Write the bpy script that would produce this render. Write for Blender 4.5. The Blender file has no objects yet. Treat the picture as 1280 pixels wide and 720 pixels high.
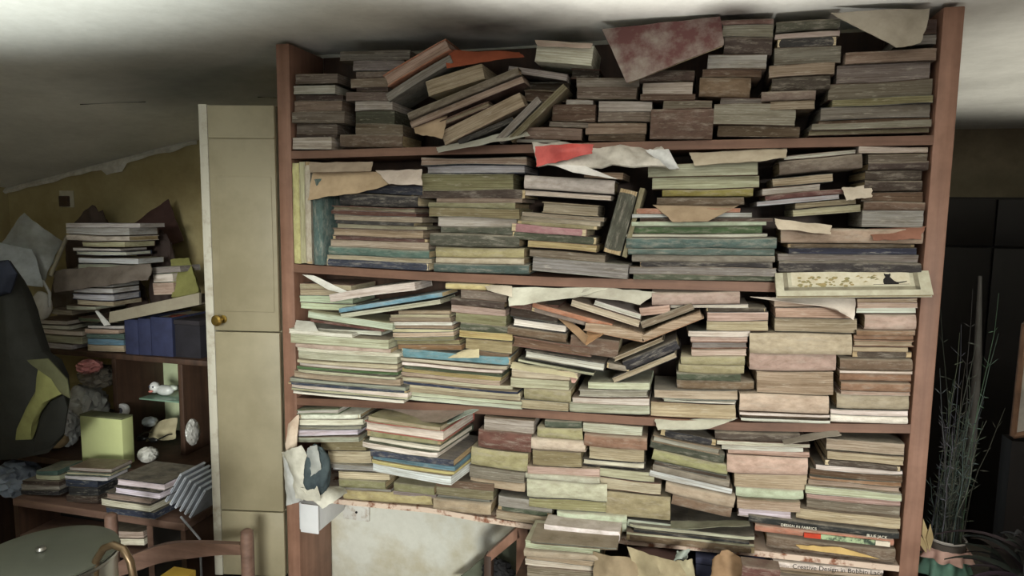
import bpy, bmesh, math, random
from mathutils import Vector, Matrix, noise

random.seed(7)
SC = bpy.context.scene
COL = SC.collection
EYE = 1.6
S = 1.12

# ------------------------------------------------------------------ camera
CX, CY, YAW, PIT, ROL, F = 1.02956 * S, -1.56942 * S, -0.249363, 0.108917, 0.0133918, 843.93
c_, s_ = math.cos(YAW), math.sin(YAW)
fwd = Vector((s_, c_, 0)); rt = Vector((c_, -s_, 0)); up = Vector((0, 0, 1))
c_, s_ = math.cos(PIT), math.sin(PIT)
f2 = fwd * c_ - up * s_; u2 = up * c_ + fwd * s_
c_, s_ = math.cos(ROL), math.sin(ROL)
r3 = rt * c_ + u2 * s_; u3 = u2 * c_ - rt * s_
CAM = Vector((CX, CY, EYE))
cam_data = bpy.data.cameras.new('camera'); cam = bpy.data.objects.new('camera', cam_data); COL.objects.link(cam)
cam.matrix_world = Matrix(((r3.x, u3.x, -f2.x, CAM.x), (r3.y, u3.y, -f2.y, CAM.y), (r3.z, u3.z, -f2.z, CAM.z), (0, 0, 0, 1)))
cam_data.sensor_width = 36; cam_data.lens = F / 1280 * 36; cam_data.clip_start = 0.02
SC.camera = cam


def at(x, y, Y=0.0):
    """the point of the vertical plane at depth Y seen at photo position x, y"""
    d = r3 * ((x - 640) / F) + u3 * ((360 - y) / F) + f2
    k = (Y - CAM.y) / d.y
    return CAM + d * k


# ------------------------------------------------------------------ materials
def lin(c):
    return tuple(((v / 255) / 12.92 if v <= 10 else (((v / 255) + 0.055) / 1.055) ** 2.4) for v in c) + (1.0,)


def newmat(name, rough=0.9, spec=0.2):
    m = bpy.data.materials.new(name); m.use_nodes = True
    nt = m.node_tree; b = nt.nodes['Principled BSDF']
    b.inputs['Roughness'].default_value = rough
    b.inputs['Specular IOR Level'].default_value = spec
    return m, nt, b


def N(nt, t, **k):
    n = nt.nodes.new(t)
    for a, v in k.items():
        setattr(n, a, v)
    return n


def mixc(nt, blend, fac, a, b):
    n = nt.nodes.new('ShaderNodeMix'); n.data_type = 'RGBA'; n.blend_type = blend
    for sock, v in ((0, fac), (6, a), (7, b)):
        if hasattr(v, 'links') or isinstance(v, bpy.types.NodeSocket):
            nt.links.new(v, n.inputs[sock])
        else:
            n.inputs[sock].default_value = v
    return n.outputs[2]


def ramp(nt, src, p0, p1, c0=(0, 0, 0, 1), c1=(1, 1, 1, 1)):
    r = nt.nodes.new('ShaderNodeValToRGB')
    r.color_ramp.elements[0].position = p0; r.color_ramp.elements[1].position = p1
    r.color_ramp.elements[0].color = c0; r.color_ramp.elements[1].color = c1
    nt.links.new(src, r.inputs[0])
    return r.outputs[0]


def noise_tex(nt, scale=(5, 5, 5), detail=4, rough=0.6, rnd=True, coord='Object'):
    tc = N(nt, 'ShaderNodeTexCoord'); mp = N(nt, 'ShaderNodeMapping')
    mp.inputs['Scale'].default_value = scale
    nt.links.new(tc.outputs[coord], mp.inputs[0])
    t = N(nt, 'ShaderNodeTexNoise', noise_dimensions='4D')
    t.inputs['Scale'].default_value = 1; t.inputs['Detail'].default_value = detail; t.inputs['Roughness'].default_value = rough
    nt.links.new(mp.outputs[0], t.inputs['Vector'])
    if rnd:
        oi = N(nt, 'ShaderNodeObjectInfo'); mu = N(nt, 'ShaderNodeMath', operation='MULTIPLY'); mu.inputs[1].default_value = 57
        nt.links.new(oi.outputs['Random'], mu.inputs[0]); nt.links.new(mu.outputs[0], t.inputs['W'])
    return t.outputs['Fac']


def objcolor(nt):
    return N(nt, 'ShaderNodeObjectInfo').outputs['Color']


def dust(nt, col, amount, dc=(150, 140, 125)):
    g = N(nt, 'ShaderNodeNewGeometry'); sx = N(nt, 'ShaderNodeSeparateXYZ')
    nt.links.new(g.outputs['Normal'], sx.inputs[0])
    upm = ramp(nt, sx.outputs[2], 0.35, 0.8)
    n = noise_tex(nt, (25, 25, 25), 4)
    m = N(nt, 'ShaderNodeMath', operation='MULTIPLY'); nt.links.new(upm, m.inputs[0]); nt.links.new(ramp(nt, n, 0.3, 0.7, (.3, .3, .3, 1)), m.inputs[1])
    m2 = N(nt, 'ShaderNodeMath', operation='MULTIPLY'); nt.links.new(m.outputs[0], m2.inputs[0]); m2.inputs[1].default_value = amount
    return mixc(nt, 'MIX', m2.outputs[0], col, lin(dc))


def bump(nt, b, src, strength, dist=0.002):
    bp = N(nt, 'ShaderNodeBump'); bp.inputs['Strength'].default_value = strength; bp.inputs['Distance'].default_value = dist
    nt.links.new(src, bp.inputs['Height']); nt.links.new(bp.outputs[0], b.inputs['Normal'])


def m_paper():
    m, nt, b = newmat('aged_paper_edges', 0.95, 0.1)
    c = objcolor(nt)
    st = noise_tex(nt, (3, 4, 380), 3, 0.7)
    c = mixc(nt, 'MULTIPLY', 1.0, c, ramp(nt, st, 0.3, 0.6, (.5, .46, .41, 1)))
    bl = noise_tex(nt, (9, 20, 70), 6, 0.72)
    c = mixc(nt, 'MULTIPLY', 0.9, c, ramp(nt, bl, 0.32, 0.58, (.55, .50, .44, 1)))
    sp = noise_tex(nt, (26, 50, 150), 5, 0.7)
    c = mixc(nt, 'MIX', ramp(nt, sp, 0.55, 0.75, (0, 0, 0, 1), (.5, .5, .5, 1)), c, lin((190, 184, 170)))
    nt.links.new(c, b.inputs['Base Color'])
    bump(nt, b, st, 0.6, 0.0014)
    return m


def m_cover(name, rough, spec, dusty):
    m, nt, b = newmat(name, rough, spec)
    c = objcolor(nt)
    n = noise_tex(nt, (28, 28, 60), 5, 0.7)
    c = mixc(nt, 'MULTIPLY', 0.9, c, ramp(nt, n, 0.3, 0.62, (.5, .47, .43, 1)))
    n2 = noise_tex(nt, (24, 50, 120), 6, 0.75)
    c = mixc(nt, 'MIX', ramp(nt, n2, 0.50, 0.72, (0, 0, 0, 1), (.62, .62, .62, 1)), c, lin((158, 150, 138)))
    c = dust(nt, c, dusty)
    nt.links.new(c, b.inputs['Base Color'])
    bump(nt, b, n2, 0.3, 0.001)
    return m


PAPER = m_paper()
COVER = m_cover('worn_book_cloth', 0.85, 0.2, 0.75)
GLOSS = m_cover('magazine_cover', 0.45, 0.4, 0.35)


def m_wood(name, c0, c1, axis=2, rough=0.55):
    m, nt, b = newmat(name, rough, 0.35)
    sc = [40, 40, 40]; sc[axis] = 2.5
    n = noise_tex(nt, tuple(sc), 6, 0.6, rnd=False)
    c = mixc(nt, 'MIX', ramp(nt, n, 0.3, 0.7), lin(c0), lin(c1))
    n2 = noise_tex(nt, (9, 9, 9), 4, 0.7, rnd=False)
    c = mixc(nt, 'MULTIPLY', 0.6, c, ramp(nt, n2, 0.3, 0.6, (.55, .5, .46, 1)))
    nt.links.new(c, b.inputs['Base Color'])
    bump(nt, b, n, 0.15, 0.001)
    return m


WOOD_V = m_wood('reddish_brown_wood_upright', (114, 82, 66), (142, 107, 90), 2)
WOOD_H = m_wood('reddish_brown_wood_shelf', (92, 66, 53), (124, 92, 75), 0)
WOOD_D = m_wood('dark_brown_wood', (52, 38, 30), (78, 56, 44), 2)
WOOD_CH = m_wood('chair_brown_wood', (92, 70, 60), (122, 96, 84), 0, 0.5)
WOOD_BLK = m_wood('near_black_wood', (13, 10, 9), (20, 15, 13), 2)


def m_plain(name, c, rough=0.85, spec=0.2, c2=None, scale=12, lo=0.35, hi=0.65, bumps=0.0, rnd=False):
    m, nt, b = newmat(name, rough, spec)
    n = noise_tex(nt, (scale,) * 3, 5, 0.65, rnd=rnd)
    c2 = c2 or tuple(v * 0.8 for v in c)
    col = mixc(nt, 'MIX', ramp(nt, n, lo, hi), lin(c2), lin(c))
    nt.links.new(col, b.inputs['Base Color'])
    if bumps:
        bump(nt, b, n, bumps, 0.004)
    return m


def m_tint(name, rough=0.8, spec=0.25, alpha=1.0):
    """colour comes from the object's own colour; light mottling"""
    m, nt, b = newmat(name, rough, spec)
    n = noise_tex(nt, (18, 18, 18), 5, 0.65)
    c = mixc(nt, 'MULTIPLY', 0.8, objcolor(nt), ramp(nt, n, 0.3, 0.62, (.6, .57, .54, 1)))
    nt.links.new(c, b.inputs['Base Color'])
    b.inputs['Alpha'].default_value = alpha
    bump(nt, b, n, 0.2, 0.003)
    return m


TINT = m_tint('mottled_matte')
SHINY = m_tint('mottled_shiny', 0.3, 0.5)
PLASTIC = m_tint('thin_cloudy_plastic', 0.25, 0.5, 0.55)

# ------------------------------------------------------------------ palette: photo-like base colours and the words for them
PAL = {
    'd': ((132, 119, 106), 'dusty grey-brown'), 't': ((168, 150, 126), 'tan'), 'k': ((178, 154, 137), 'pinkish tan'),
    'w': ((208, 203, 190), 'off-white'), 'c': ((190, 181, 152), 'cream'), 'y': ((184, 172, 116), 'yellow'),
    'Y': ((156, 152, 74), 'yellow-green'), 'o': ((146, 138, 102), 'olive'), 'g': ((78, 104, 66), 'green'),
    'G': ((76, 82, 66), 'dark green'), 'b': ((100, 138, 156), 'light blue'), 'n': ((52, 58, 76), 'navy'),
    'T': ((78, 104, 98), 'teal'), 'q': ((178, 182, 158), 'pale green'), 'r': ((164, 78, 70), 'red'),
    'R': ((110, 72, 64), 'maroon'), 'p': ((188, 128, 132), 'pink'), 'O': ((184, 120, 94), 'orange'),
    'B': ((112, 90, 72), 'brown'), 'D': ((76, 63, 56), 'dark brown'), 'K': ((48, 47, 49), 'charcoal'),
    'e': ((150, 146, 138), 'grey'), 'l': ((200, 197, 204), 'lilac-white'), 'u': ((144, 110, 84), 'orange-brown'),
}


def jit(c, a=0.07):
    k = 1 + random.uniform(-a, a)
    g = sum(c) / 3; c = tuple(g + (v - g) * 0.84 for v in c)          # faded
    return tuple(min(255, max(0, v * k * (1 + random.uniform(-a, a) * 0.4))) for v in c)


# ------------------------------------------------------------------ mesh helpers
def mesh_obj(name, verts, faces, mat, parent=None, smooth=True, color=None, autosm=True):
    me = bpy.data.meshes.new(name)
    me.from_pydata([tuple(v) for v in verts], [], faces)
    bm = bmesh.new(); bm.from_mesh(me); bmesh.ops.recalc_face_normals(bm, faces=bm.faces)
    if smooth:
        for f in bm.faces:
            f.smooth = True
        for e in bm.edges:
            if len(e.link_faces) == 2 and e.calc_face_angle(0) > 0.7:
                e.smooth = False
    bm.to_mesh(me); bm.free()
    return link_mesh(name, me, mat, parent, color)


def link_mesh(name, me, mat, parent=None, color=None):
    o = bpy.data.objects.new(name, me)
    COL.objects.link(o)
    if mat:
        me.materials.append(mat)
    if parent is not None:
        o.parent = parent
    if color is not None:
        o.color = lin(color)
    return o


def tag(o, label=None, cat=None, group=None, kind=None):
    if label: o['label'] = label
    if cat: o['category'] = cat
    if group: o['group'] = group
    if kind: o['kind'] = kind
    return o


def empty(name, M, label=None, cat=None, group=None):
    o = bpy.data.objects.new(name, None); COL.objects.link(o); o.empty_display_size = 0.02
    o.matrix_world = M if isinstance(M, Matrix) else Matrix.Translation(M)
    return tag(o, label, cat, group)


class MB:
    def __init__(s):
        s.v = []; s.f = []

    def add(s, vs, fs):
        b = len(s.v); s.v += [Vector(v) for v in vs]; s.f += [tuple(b + i for i in f) for f in fs]

    def box(s, lo, hi, M=None, bev=0.0):
        x0, y0, z0 = lo; x1, y1, z1 = hi
        bm = bmesh.new(); bmesh.ops.create_cube(bm, size=1)
        for v in bm.verts:
            v.co = Vector((x0 + (v.co.x + .5) * (x1 - x0), y0 + (v.co.y + .5) * (y1 - y0), z0 + (v.co.z + .5) * (z1 - z0)))
        if bev:
            bmesh.ops.bevel(bm, geom=list(bm.edges), offset=bev, segments=2, affect='EDGES', profile=0.5)
        bm.verts.index_update()
        vs = [(M @ v.co) if M else v.co.copy() for v in bm.verts]
        fs = [[v.index for v in f.verts] for f in bm.faces]
        bm.free(); s.add(vs, fs); return s

    def hexa(s, p):
        """p: 8 points, 4 of one end then 4 of the other"""
        s.add(p, [(0, 1, 2, 3), (7, 6, 5, 4), (0, 4, 5, 1), (1, 5, 6, 2), (2, 6, 7, 3), (3, 7, 4, 0)]); return s

    def tube(s, pts, r, n=10, caps=True):
        pts = [Vector(p) for p in pts]
        rs = r if isinstance(r, (list, tuple)) else [r] * len(pts)
        vs = []; prev = None
        for i, p in enumerate(pts):
            t = (pts[min(i + 1, len(pts) - 1)] - pts[max(i - 1, 0)]).normalized()
            if prev is None:
                a = t.cross(Vector((0, 0, 1)))
                if a.length < 1e-3: a = t.cross(Vector((1, 0, 0)))
            else:
                a = prev - t * prev.dot(t)
            a.normalize(); prev = a; b = t.cross(a)
            for k in range(n):
                w = 2 * math.pi * k / n
                vs.append(p + (a * math.cos(w) + b * math.sin(w)) * rs[i])
        fs = []
        for i in range(len(pts) - 1):
            for k in range(n):
                fs.append((i * n + k, i * n + (k + 1) % n, (i + 1) * n + (k + 1) % n, (i + 1) * n + k))
        if caps:
            fs.append(tuple(range(n))); fs.append(tuple((len(pts) - 1) * n + k for k in reversed(range(n))))
        s.add(vs, fs); return s

    def lathe(s, prof, n=32, M=None):
        vs = []; fs = []
        for r, z in prof:
            for k in range(n):
                a = 2 * math.pi * k / n
                p = Vector((r * math.cos(a), r * math.sin(a), z))
                vs.append(M @ p if M else p)
        for i in range(len(prof) - 1):
            for k in range(n):
                fs.append((i * n + k, i * n + (k + 1) % n, (i + 1) * n + (k + 1) % n, (i + 1) * n + k))
        s.add(vs, fs); return s

    def build(s, name, mat, parent=None, color=None, smooth=True, local=False):
        """vertices are world points; with a parent Empty they are moved into its frame"""
        vs = s.v
        if parent is not None and not local:
            inv = world_of(parent).inverted(); vs = [inv @ v for v in vs]
        return mesh_obj(name, vs, s.f, mat, parent, smooth, color)


def world_of(o):
    M = o.matrix_basis.copy()
    while o.parent is not None:
        o = o.parent; M = o.matrix_basis @ M
    return M


def patch(corners, nu=14, nv=8, amp=0.004, thick=0.0015, seed=0, bulge=0.0, freq=9.0, sag=0.0, trim=None):
    """a bent sheet of paper or cloth between four photo positions (x, y, depth): TL, TR, BR, BL"""
    P = [at(*c) for c in corners]
    return sheet(P, nu, nv, amp, thick, seed, bulge, freq, sag, trim)


def sheet(P, nu=14, nv=8, amp=0.004, thick=0.0015, seed=0, bulge=0.0, freq=9.0, sag=0.0, trim=None):
    nrm = ((P[1] - P[0]).cross(P[3] - P[0])).normalized()
    if nrm.y > 0: nrm = -nrm
    rows = []
    for j in range(nv + 1):
        v = j / nv; row = []
        for i in range(nu + 1):
            u = i / nu
            vv = v
            if trim: vv = v * trim(u)
            p = (P[0] * (1 - u) + P[1] * u) * (1 - vv) + (P[3] * (1 - u) + P[2] * u) * vv
            o = Vector((seed * 7.3, seed * 3.1, seed))
            d = noise.noise(p * freq + o) * amp * 2 + noise.noise(p * freq * 3 + o) * amp * 0.8
            d += bulge * math.sin(math.pi * u) * math.sin(math.pi * min(1, v * 0.8 + 0.2))
            p = p + nrm * d + Vector((0, 0, -sag * math.sin(math.pi * u)))
            e = noise.noise(Vector((u * 6 + seed, v * 5, seed * 1.7)))
            ea = min(amp, 0.0028)
            if i in (0, nu): p = p + (P[1] - P[0]).normalized() * e * ea * 1.4
            if j in (0, nv): p = p + (P[3] - P[0]).normalized() * e * ea * 1.4
            row.append(p)
        rows.append(row)
    mb = MB(); W = nu + 1; n = W * (nv + 1)
    front = [p for r in rows for p in r]; back = [p - nrm * thick for p in front]
    fs = []
    for j in range(nv):
        for i in range(nu):
            a = j * W + i
            fs.append((a, a + 1, a + W + 1, a + W)); fs.append((n + a, n + a + W, n + a + W + 1, n + a + 1))
    rim = [i for i in range(W)] + [j * W + nu for j in range(1, nv + 1)] + [nv * W + i for i in range(nu - 1, -1, -1)] + [j * W for j in range(nv - 1, 0, -1)]
    for k in range(len(rim)):
        a, b = rim[k], rim[(k + 1) % len(rim)]
        fs.append((a, n + a, n + b, b))
    mb.add(front + back, fs)
    return mb


def lump(center, size, seed=0, amp=0.25, freq=2.2, sub=4, flat=None, sharp=False):
    bm = bmesh.new(); bmesh.ops.create_icosphere(bm, subdivisions=sub, radius=1)
    o = Vector((seed * 5.7, seed * 2.3, seed * 1.1))
    for v in bm.verts:
        p = v.co.copy()
        d = noise.noise(p * freq + o) * amp + noise.noise(p * freq * 2.7 + o) * amp * 0.45
        if sharp: d = -abs(d) * 1.6 + amp * 0.3
        p = p * (1 + d)
        if flat is not None and p.z < flat: p.z = flat + (p.z - flat) * 0.05
        v.co = Vector((p.x * size[0], p.y * size[1], p.z * size[2])) + Vector(center)
    bm.verts.index_update()
    mb = MB(); mb.add([v.co.copy() for v in bm.verts], [[v.index for v in f.verts] for f in bm.faces]); bm.free()
    return mb


# ------------------------------------------------------------------ books
def extrude_profile(prof, xs, warp, T, jitter=None):
    """closed (y, z) outline swept along x"""
    n = len(prof); vs = []; fs = []
    for i, x in enumerate(xs):
        for k, (y, z) in enumerate(prof):
            p = Vector((x, y, z + warp(x, z / T)))
            if jitter: p = jitter(p, i, k)
            vs.append(p)
    for i in range(len(xs) - 1):
        for k in range(n):
            k2 = (k + 1) % n
            fs.append((i * n + k, i * n + k2, (i + 1) * n + k2, (i + 1) * n + k))
    fs.append(tuple(range(n))); fs.append(tuple((len(xs) - 1) * n + k for k in reversed(range(n))))
    return vs, fs


def u_profile(d, t, ct, bulge, seg=6):
    """book cover seen from its head: two boards joined by a spine at y = 0"""
    r = t / 2
    out = [(d, t)]; inn = [(d, t - ct)]
    for k in range(seg + 1):
        a = math.pi / 2 - math.pi * k / seg
        out.append((-bulge * math.cos(a) + 0.0, r + r * math.sin(a)))
        inn.append((ct - max(0, bulge - 0.0002) * math.cos(a), r + (r - ct) * math.sin(a)))
    out.append((d, 0)); inn.append((d, ct))
    return out + inn[::-1]


def make_book(root, w, d, t, kind, col, ccol, warp, rng):
    """kind: f paperback, pages out; h hardback, pages out; s hardback, rounded spine out; p paperback, spine out; m magazine, pages out"""
    nx = max(5, min(16, int(w / 0.02)))
    xs = [-w / 2 + w * i / nx for i in range(nx + 1)]
    hard = kind in 'hs'
    ct = min(0.0028, t * 0.14) if hard else min(0.0009, t * 0.12)
    spine_front = kind in 'sp'
    bulge = min(0.006, t * 0.22) if kind == 's' else min(0.0012, t * 0.1) if kind == 'p' else 0.001
    prof = u_profile(d, t, ct, bulge)
    if not spine_front:
        prof = [(d - y, z) for y, z in prof]
    sd = rng.random() * 100; rc = rng.uniform(0.001, 0.006)

    def jc(p, i, k):
        e = noise.noise(Vector((p.x * 30 + sd, p.y * 20, p.z * 10))) * 0.0014
        q = max(0.0, abs(p.x) / (w / 2) - 0.93) / 0.07
        p.y += e + rc * q * q * max(0, 1 - p.y / 0.02)
        if i in (0, nx): p.x += noise.noise(Vector((p.y * 25 + sd, i, p.z * 60))) * 0.0016
        return p
    vs, fs = extrude_profile(prof, xs, warp, t, jc)
    cover = mesh_obj('cover', vs, fs, GLOSS if kind == 'm' else COVER, root, True, col if spine_front else ccol)
    ins = 0.003 if hard else 0.0006
    wp = w - 2 * ins
    xs2 = [-wp / 2 + wp * i / nx for i in range(nx + 1)]
    nz = 2 if t < 0.012 else 5
    z0, z1 = ct * 1.0, t - ct * 1.0
    if spine_front:
        yf, yb = ct + 0.001, d - ins
        prof = [(yf, z0), (yb, z0), (yb, z1), (yf, z1)]
        pj = None
    else:
        yf, yb = (0.0035 if hard else 0.0004), d - ct - 0.001
        conc = 0.004 if hard else 0.0
        prof = [(yf + conc * (1 - (2 * k / nz - 1) ** 2), z0 + (z1 - z0) * k / nz) for k in range(nz + 1)] + [(yb, z1), (yb, z0)]

        def pj(p, i, k):
            if k <= nz:
                q = max(0.0, abs(p.x) / (w / 2) - 0.93) / 0.07
                p.y += noise.noise(Vector((p.x * 18 + sd, p.z * 260, sd))) * 0.0022 + rc * q * q
            if i in (0, nx): p.x += noise.noise(Vector((p.y * 25 + sd, i, p.z * 90))) * 0.0014
            return p
    vs, fs = extrude_profile(prof, xs2, warp, t, pj)
    pc = col if not spine_front else rng.choice([(190, 172, 136), (176, 156, 124), (200, 186, 156)])
    mesh_obj('page_block', vs, fs, PAPER, root, True, pc)
    return cover


ORD = ['topmost', 'second from top', 'third from top', 'fourth from top', 'fifth from top', 'sixth from top', 'seventh from top', 'eighth from top',
       'ninth from top', 'tenth from top', 'eleventh from top', 'twelfth from top', 'thirteenth from top', 'fourteenth from top', 'fifteenth from top', 'sixteenth from top']
COUNT = [0]
SHELF_SHADE = {'books piled on the top shelf': 0.32, 'books piled on the second shelf': 0.2}               # shade of the upper shelves put into the book colours


def noun(kind, t):
    return {'f': 'paperback' if t < 0.03 else 'book, page edges out,', 'h': 'hardback', 's': 'book, spine out,', 'p': 'paperback, spine out,', 'm': 'magazine'}[kind]


def spec(tok):
    col = tok[0]; kind = tok[1] if len(tok) > 1 and tok[1] in 'fhspm' else 'f'
    return col, kind


def place_book(xl, zl, w, t, th, Y, d, col, kind, label, group, warp=None, yaw=0.0, dy=0.0, ccol=None, name=None):
    """xl, zl: front lower corner nearest the cupboard; th: tilt in the shelf's plane"""
    rng = random
    u = Vector((math.cos(th), 0, math.sin(th))); v = Vector((-math.sin(th), 0, math.cos(th)))
    c = Vector((xl, Y + dy, zl)) + u * (w / 2)
    M = Matrix(((u.x, 0, v.x, c.x), (u.y, 1, v.y, c.y), (u.z, 0, v.z, c.z), (0, 0, 0, 1)))
    M = M @ Matrix.Rotation(yaw, 4, 'Z')
    cat = 'magazine' if kind == 'm' else 'book'
    root = empty(name or cat, M, label, cat, group)
    base = PAL[col][0]
    clean = label.split()[0] in ('pink-edged', 'pale', 'fat', 'big')      # lighter books left out of the painted shade
    if group and group in SHELF_SHADE and not clean: base = tuple(v * (1 - SHELF_SHADE[group]) + s * SHELF_SHADE[group] for v, s in zip(base, (80, 69, 63)))
    pc = jit(base)
    if ccol is None:
        ccol = rng.choice([(96, 78, 62), (120, 100, 80), (86, 84, 74), (130, 112, 90), (110, 76, 62), (84, 90, 90), base, base])
    else:
        ccol = PAL[ccol][0]
    if group and group in SHELF_SHADE and not clean: ccol = tuple(v * (1 - SHELF_SHADE[group]) + s * SHELF_SHADE[group] for v, s in zip(ccol, (70, 62, 56)))
    make_book(root, w, d, t, kind, pc, jit(ccol), warp or (lambda x, f: 0.0), rng)
    COUNT[0] += 1
    return root


def stack(where, table, slope, xc, Y=0.0, depth=0.165, group=None, wave=0.0, yaw=2.2, turn=0.0, shelf=None, floor=None):
    """one pile. Each row of the table: top y, bottom y (photo, at xc), x0, x1, colour and kind. Listed from the top down."""
    rows = [r.split() for r in table.strip().splitlines()]
    ymid = sum(float(r[0]) + float(r[1]) for r in rows) / (2 * len(rows))
    a = at(xc - 60, ymid - 60 * slope, Y); b = at(xc + 60, ymid + 60 * slope, Y)
    th = math.atan2(b.z - a.z, b.x - a.x)
    u = (math.cos(th), math.sin(th)); ph = random.random() * 6
    R = []
    for i, r in enumerate(rows):
        yt, yb, x0, x1 = map(float, r[:4])
        pt, pb = at(xc, yt, Y), at(xc, yb, Y)
        vt = -pt.x * u[1] + pt.z * u[0]; vb = -pb.x * u[1] + pb.z * u[0]
        ym = (yt + yb) / 2
        q0, q1 = at(x0, ym + slope * (x0 - xc), Y), at(x1, ym + slope * (x1 - xc), Y)
        u0 = q0.x * u[0] + q0.z * u[1]; u1 = q1.x * u[0] + q1.z * u[1]
        if shelf:                                           # keep between the posts
            u0 = max(u0, (TP + 0.008) * u[0] + q0.z * u[1]); u1 = min(u1, (W - TP - 0.008) * u[0] + q1.z * u[1])
        R.append([vt, vb, u0, u1])
    under = (lambda x: floor) if floor is not None else (lambda x: shelf_z(shelf, x))
    if shelf or floor is not None:                          # rest on the board, stay under the next one
        vt, vb, u0, u1 = R[-1]
        need = max(under(uu * u[0] - vb * u[1]) + 0.0008 - (uu * u[1] + vb * u[0]) for uu in (u0, (u0 + u1) / 2, u1))
        if need > 0:
            k = (R[0][0] - vb - need) / (R[0][0] - vb); top = R[0][0]
            for q in R: q[0] = top - (top - q[0]) * k; q[1] = top - (top - q[1]) * k
        if shelf and shelf > 1:
            vt, vb, u0, u1 = R[0]
            over = max((uu * u[1] + vt * u[0]) - (shelf_z(shelf - 1, uu * u[0] - vt * u[1]) - THK[shelf - 1] * 0.00198 - 0.0012) for uu in (u0, (u0 + u1) / 2, u1))
            if over > 0:
                bot = R[-1][1]; k = (vt - over - bot) / (vt - bot)
                for q in R: q[0] = bot + (q[0] - bot) * k; q[1] = bot + (q[1] - bot) * k
    n = len(R); ts = [q[0] - q[1] for q in R]
    seeds = [random.random() * 90 for _ in range(n + 1)]
    amps = [min(0.0030, 0.20 * min(ts[max(i - 1, 0)], ts[min(i, n - 1)])) for i in range(n + 1)]
    amps[n] = 0.0
    H = R[0][0] - R[-1][1]
    out = []
    for i, r in enumerate(rows):
        vt, vb, u0, u1 = R[i]; col, kind = spec(r[4])
        ccol = r[5] if len(r) > 5 and r[5] in PAL else None
        t = vt - vb - 0.0004
        if t < 0.0016: t = 0.0016
        xl = u0 * u[0] - vb * u[1]; zl = u0 * u[1] + vb * u[0]
        w = u1 - u0
        um = (u0 + u1) / 2

        def bound(k, uu):
            lvl = max(0.0, ((R[k][0] if k < n else R[n - 1][1]) - R[n - 1][1]) / H)
            return amps[k] * noise.noise(Vector((uu * 7, seeds[k], 0.5))) * 1.3 + wave * lvl * 1.6 * math.sin(uu * 16 + ph)
        bot_k = i + 1
        wf = (lambda x, f, um=um, i=i, bound=bound: bound(i, um + x) * f + bound(i + 1, um + x) * (1 - f))
        d = depth * random.uniform(0.86, 1.0)
        adj, nn = PAL[col][1], noun(kind, t)
        if shelf == 1: adj = {'d': 'sooty grey-brown', 'w': 'sooty pale'}.get(col, 'sooty ' + adj)
        pos = ORD[i] if i < len(rows) - 1 or i == 0 else 'bottom'
        lab = f'{adj} {nn} {where}' if len(rows) == 1 else f'{adj} {nn} {pos} {where}'
        if len(lab.split()) > 16: lab = lab.replace(', page edges out,', '').replace(', spine out,', '')
        g = math.radians(random.uniform(-yaw, yaw)) + math.radians(turn)
        if abs(turn) > 0: d = depth
        out.append(place_book(xl, zl, w, t, th, Y, d, col, kind, lab, group, wf, g, random.uniform(-0.010, 0.006), ccol))
    return out


def tilted(xl, yl, xr, yr, th_px, tok, label, group, Y=0.0, depth=0.15, ccol=None, wave=0.0, dy=0.0, yaw=0.0):
    """a single book: lower front edge from one photo position to another, thickness above it"""
    a, b = at(xl, yl, Y), at(xr, yr, Y)
    L = math.hypot(xr - xl, yr - yl); w = (b - a).length
    th = math.atan2(b.z - a.z, b.x - a.x)
    t = th_px * w / L
    col, kind = spec(tok)
    wf = (lambda x, f: wave * math.sin((x / w + 0.5) * math.pi)) if wave else None
    return place_book(a.x, a.z, w, t, th, Y, depth, col, kind, label, group, wf, math.radians(yaw), dy, ccol)


# ================================================================== the room
def struct(name, mb, mat, parent=None):
    o = mb.build(name, mat, parent); o['kind'] = 'structure'; return o


W = 1.736
DEP = 0.19
ZTOP = EYE + 0.42269 * S
WX0, WX1, WZ0, WZ1 = -0.2, 2.66, 0.55, 1.87            # the window behind the camera

# plaster: creamy, stained where damp has worked; dark spots add grime and painted shade
def m_plaster(name, c, stain, scale=1.6, lo=0.42, hi=0.62, fine=0.12, soot=()):
    m, nt, b = newmat(name, 0.95, 0.1)
    n = noise_tex(nt, (scale,) * 3, 6, 0.6, rnd=False)
    col = mixc(nt, 'MIX', ramp(nt, n, lo, hi), lin(c), lin(stain))
    n2 = noise_tex(nt, (30, 30, 30), 5, 0.7, rnd=False)
    col = mixc(nt, 'MULTIPLY', fine * 3, col, ramp(nt, n2, 0.3, 0.6, (.75, .74, .72, 1)))
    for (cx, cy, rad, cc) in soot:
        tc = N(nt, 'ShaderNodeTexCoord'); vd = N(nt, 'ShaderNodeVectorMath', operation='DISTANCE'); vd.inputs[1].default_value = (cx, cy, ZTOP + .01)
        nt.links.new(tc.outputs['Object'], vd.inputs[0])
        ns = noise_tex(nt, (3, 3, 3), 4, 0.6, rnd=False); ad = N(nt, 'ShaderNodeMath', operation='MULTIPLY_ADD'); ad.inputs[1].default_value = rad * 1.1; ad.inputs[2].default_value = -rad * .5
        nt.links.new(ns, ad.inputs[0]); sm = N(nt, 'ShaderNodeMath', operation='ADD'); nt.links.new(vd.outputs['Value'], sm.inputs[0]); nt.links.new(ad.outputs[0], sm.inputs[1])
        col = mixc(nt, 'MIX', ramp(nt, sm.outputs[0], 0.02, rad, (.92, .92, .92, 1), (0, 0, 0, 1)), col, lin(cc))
    nt.links.new(col, b.inputs['Base Color'])
    bump(nt, b, n2, 0.25, 0.003)
    return m


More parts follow.
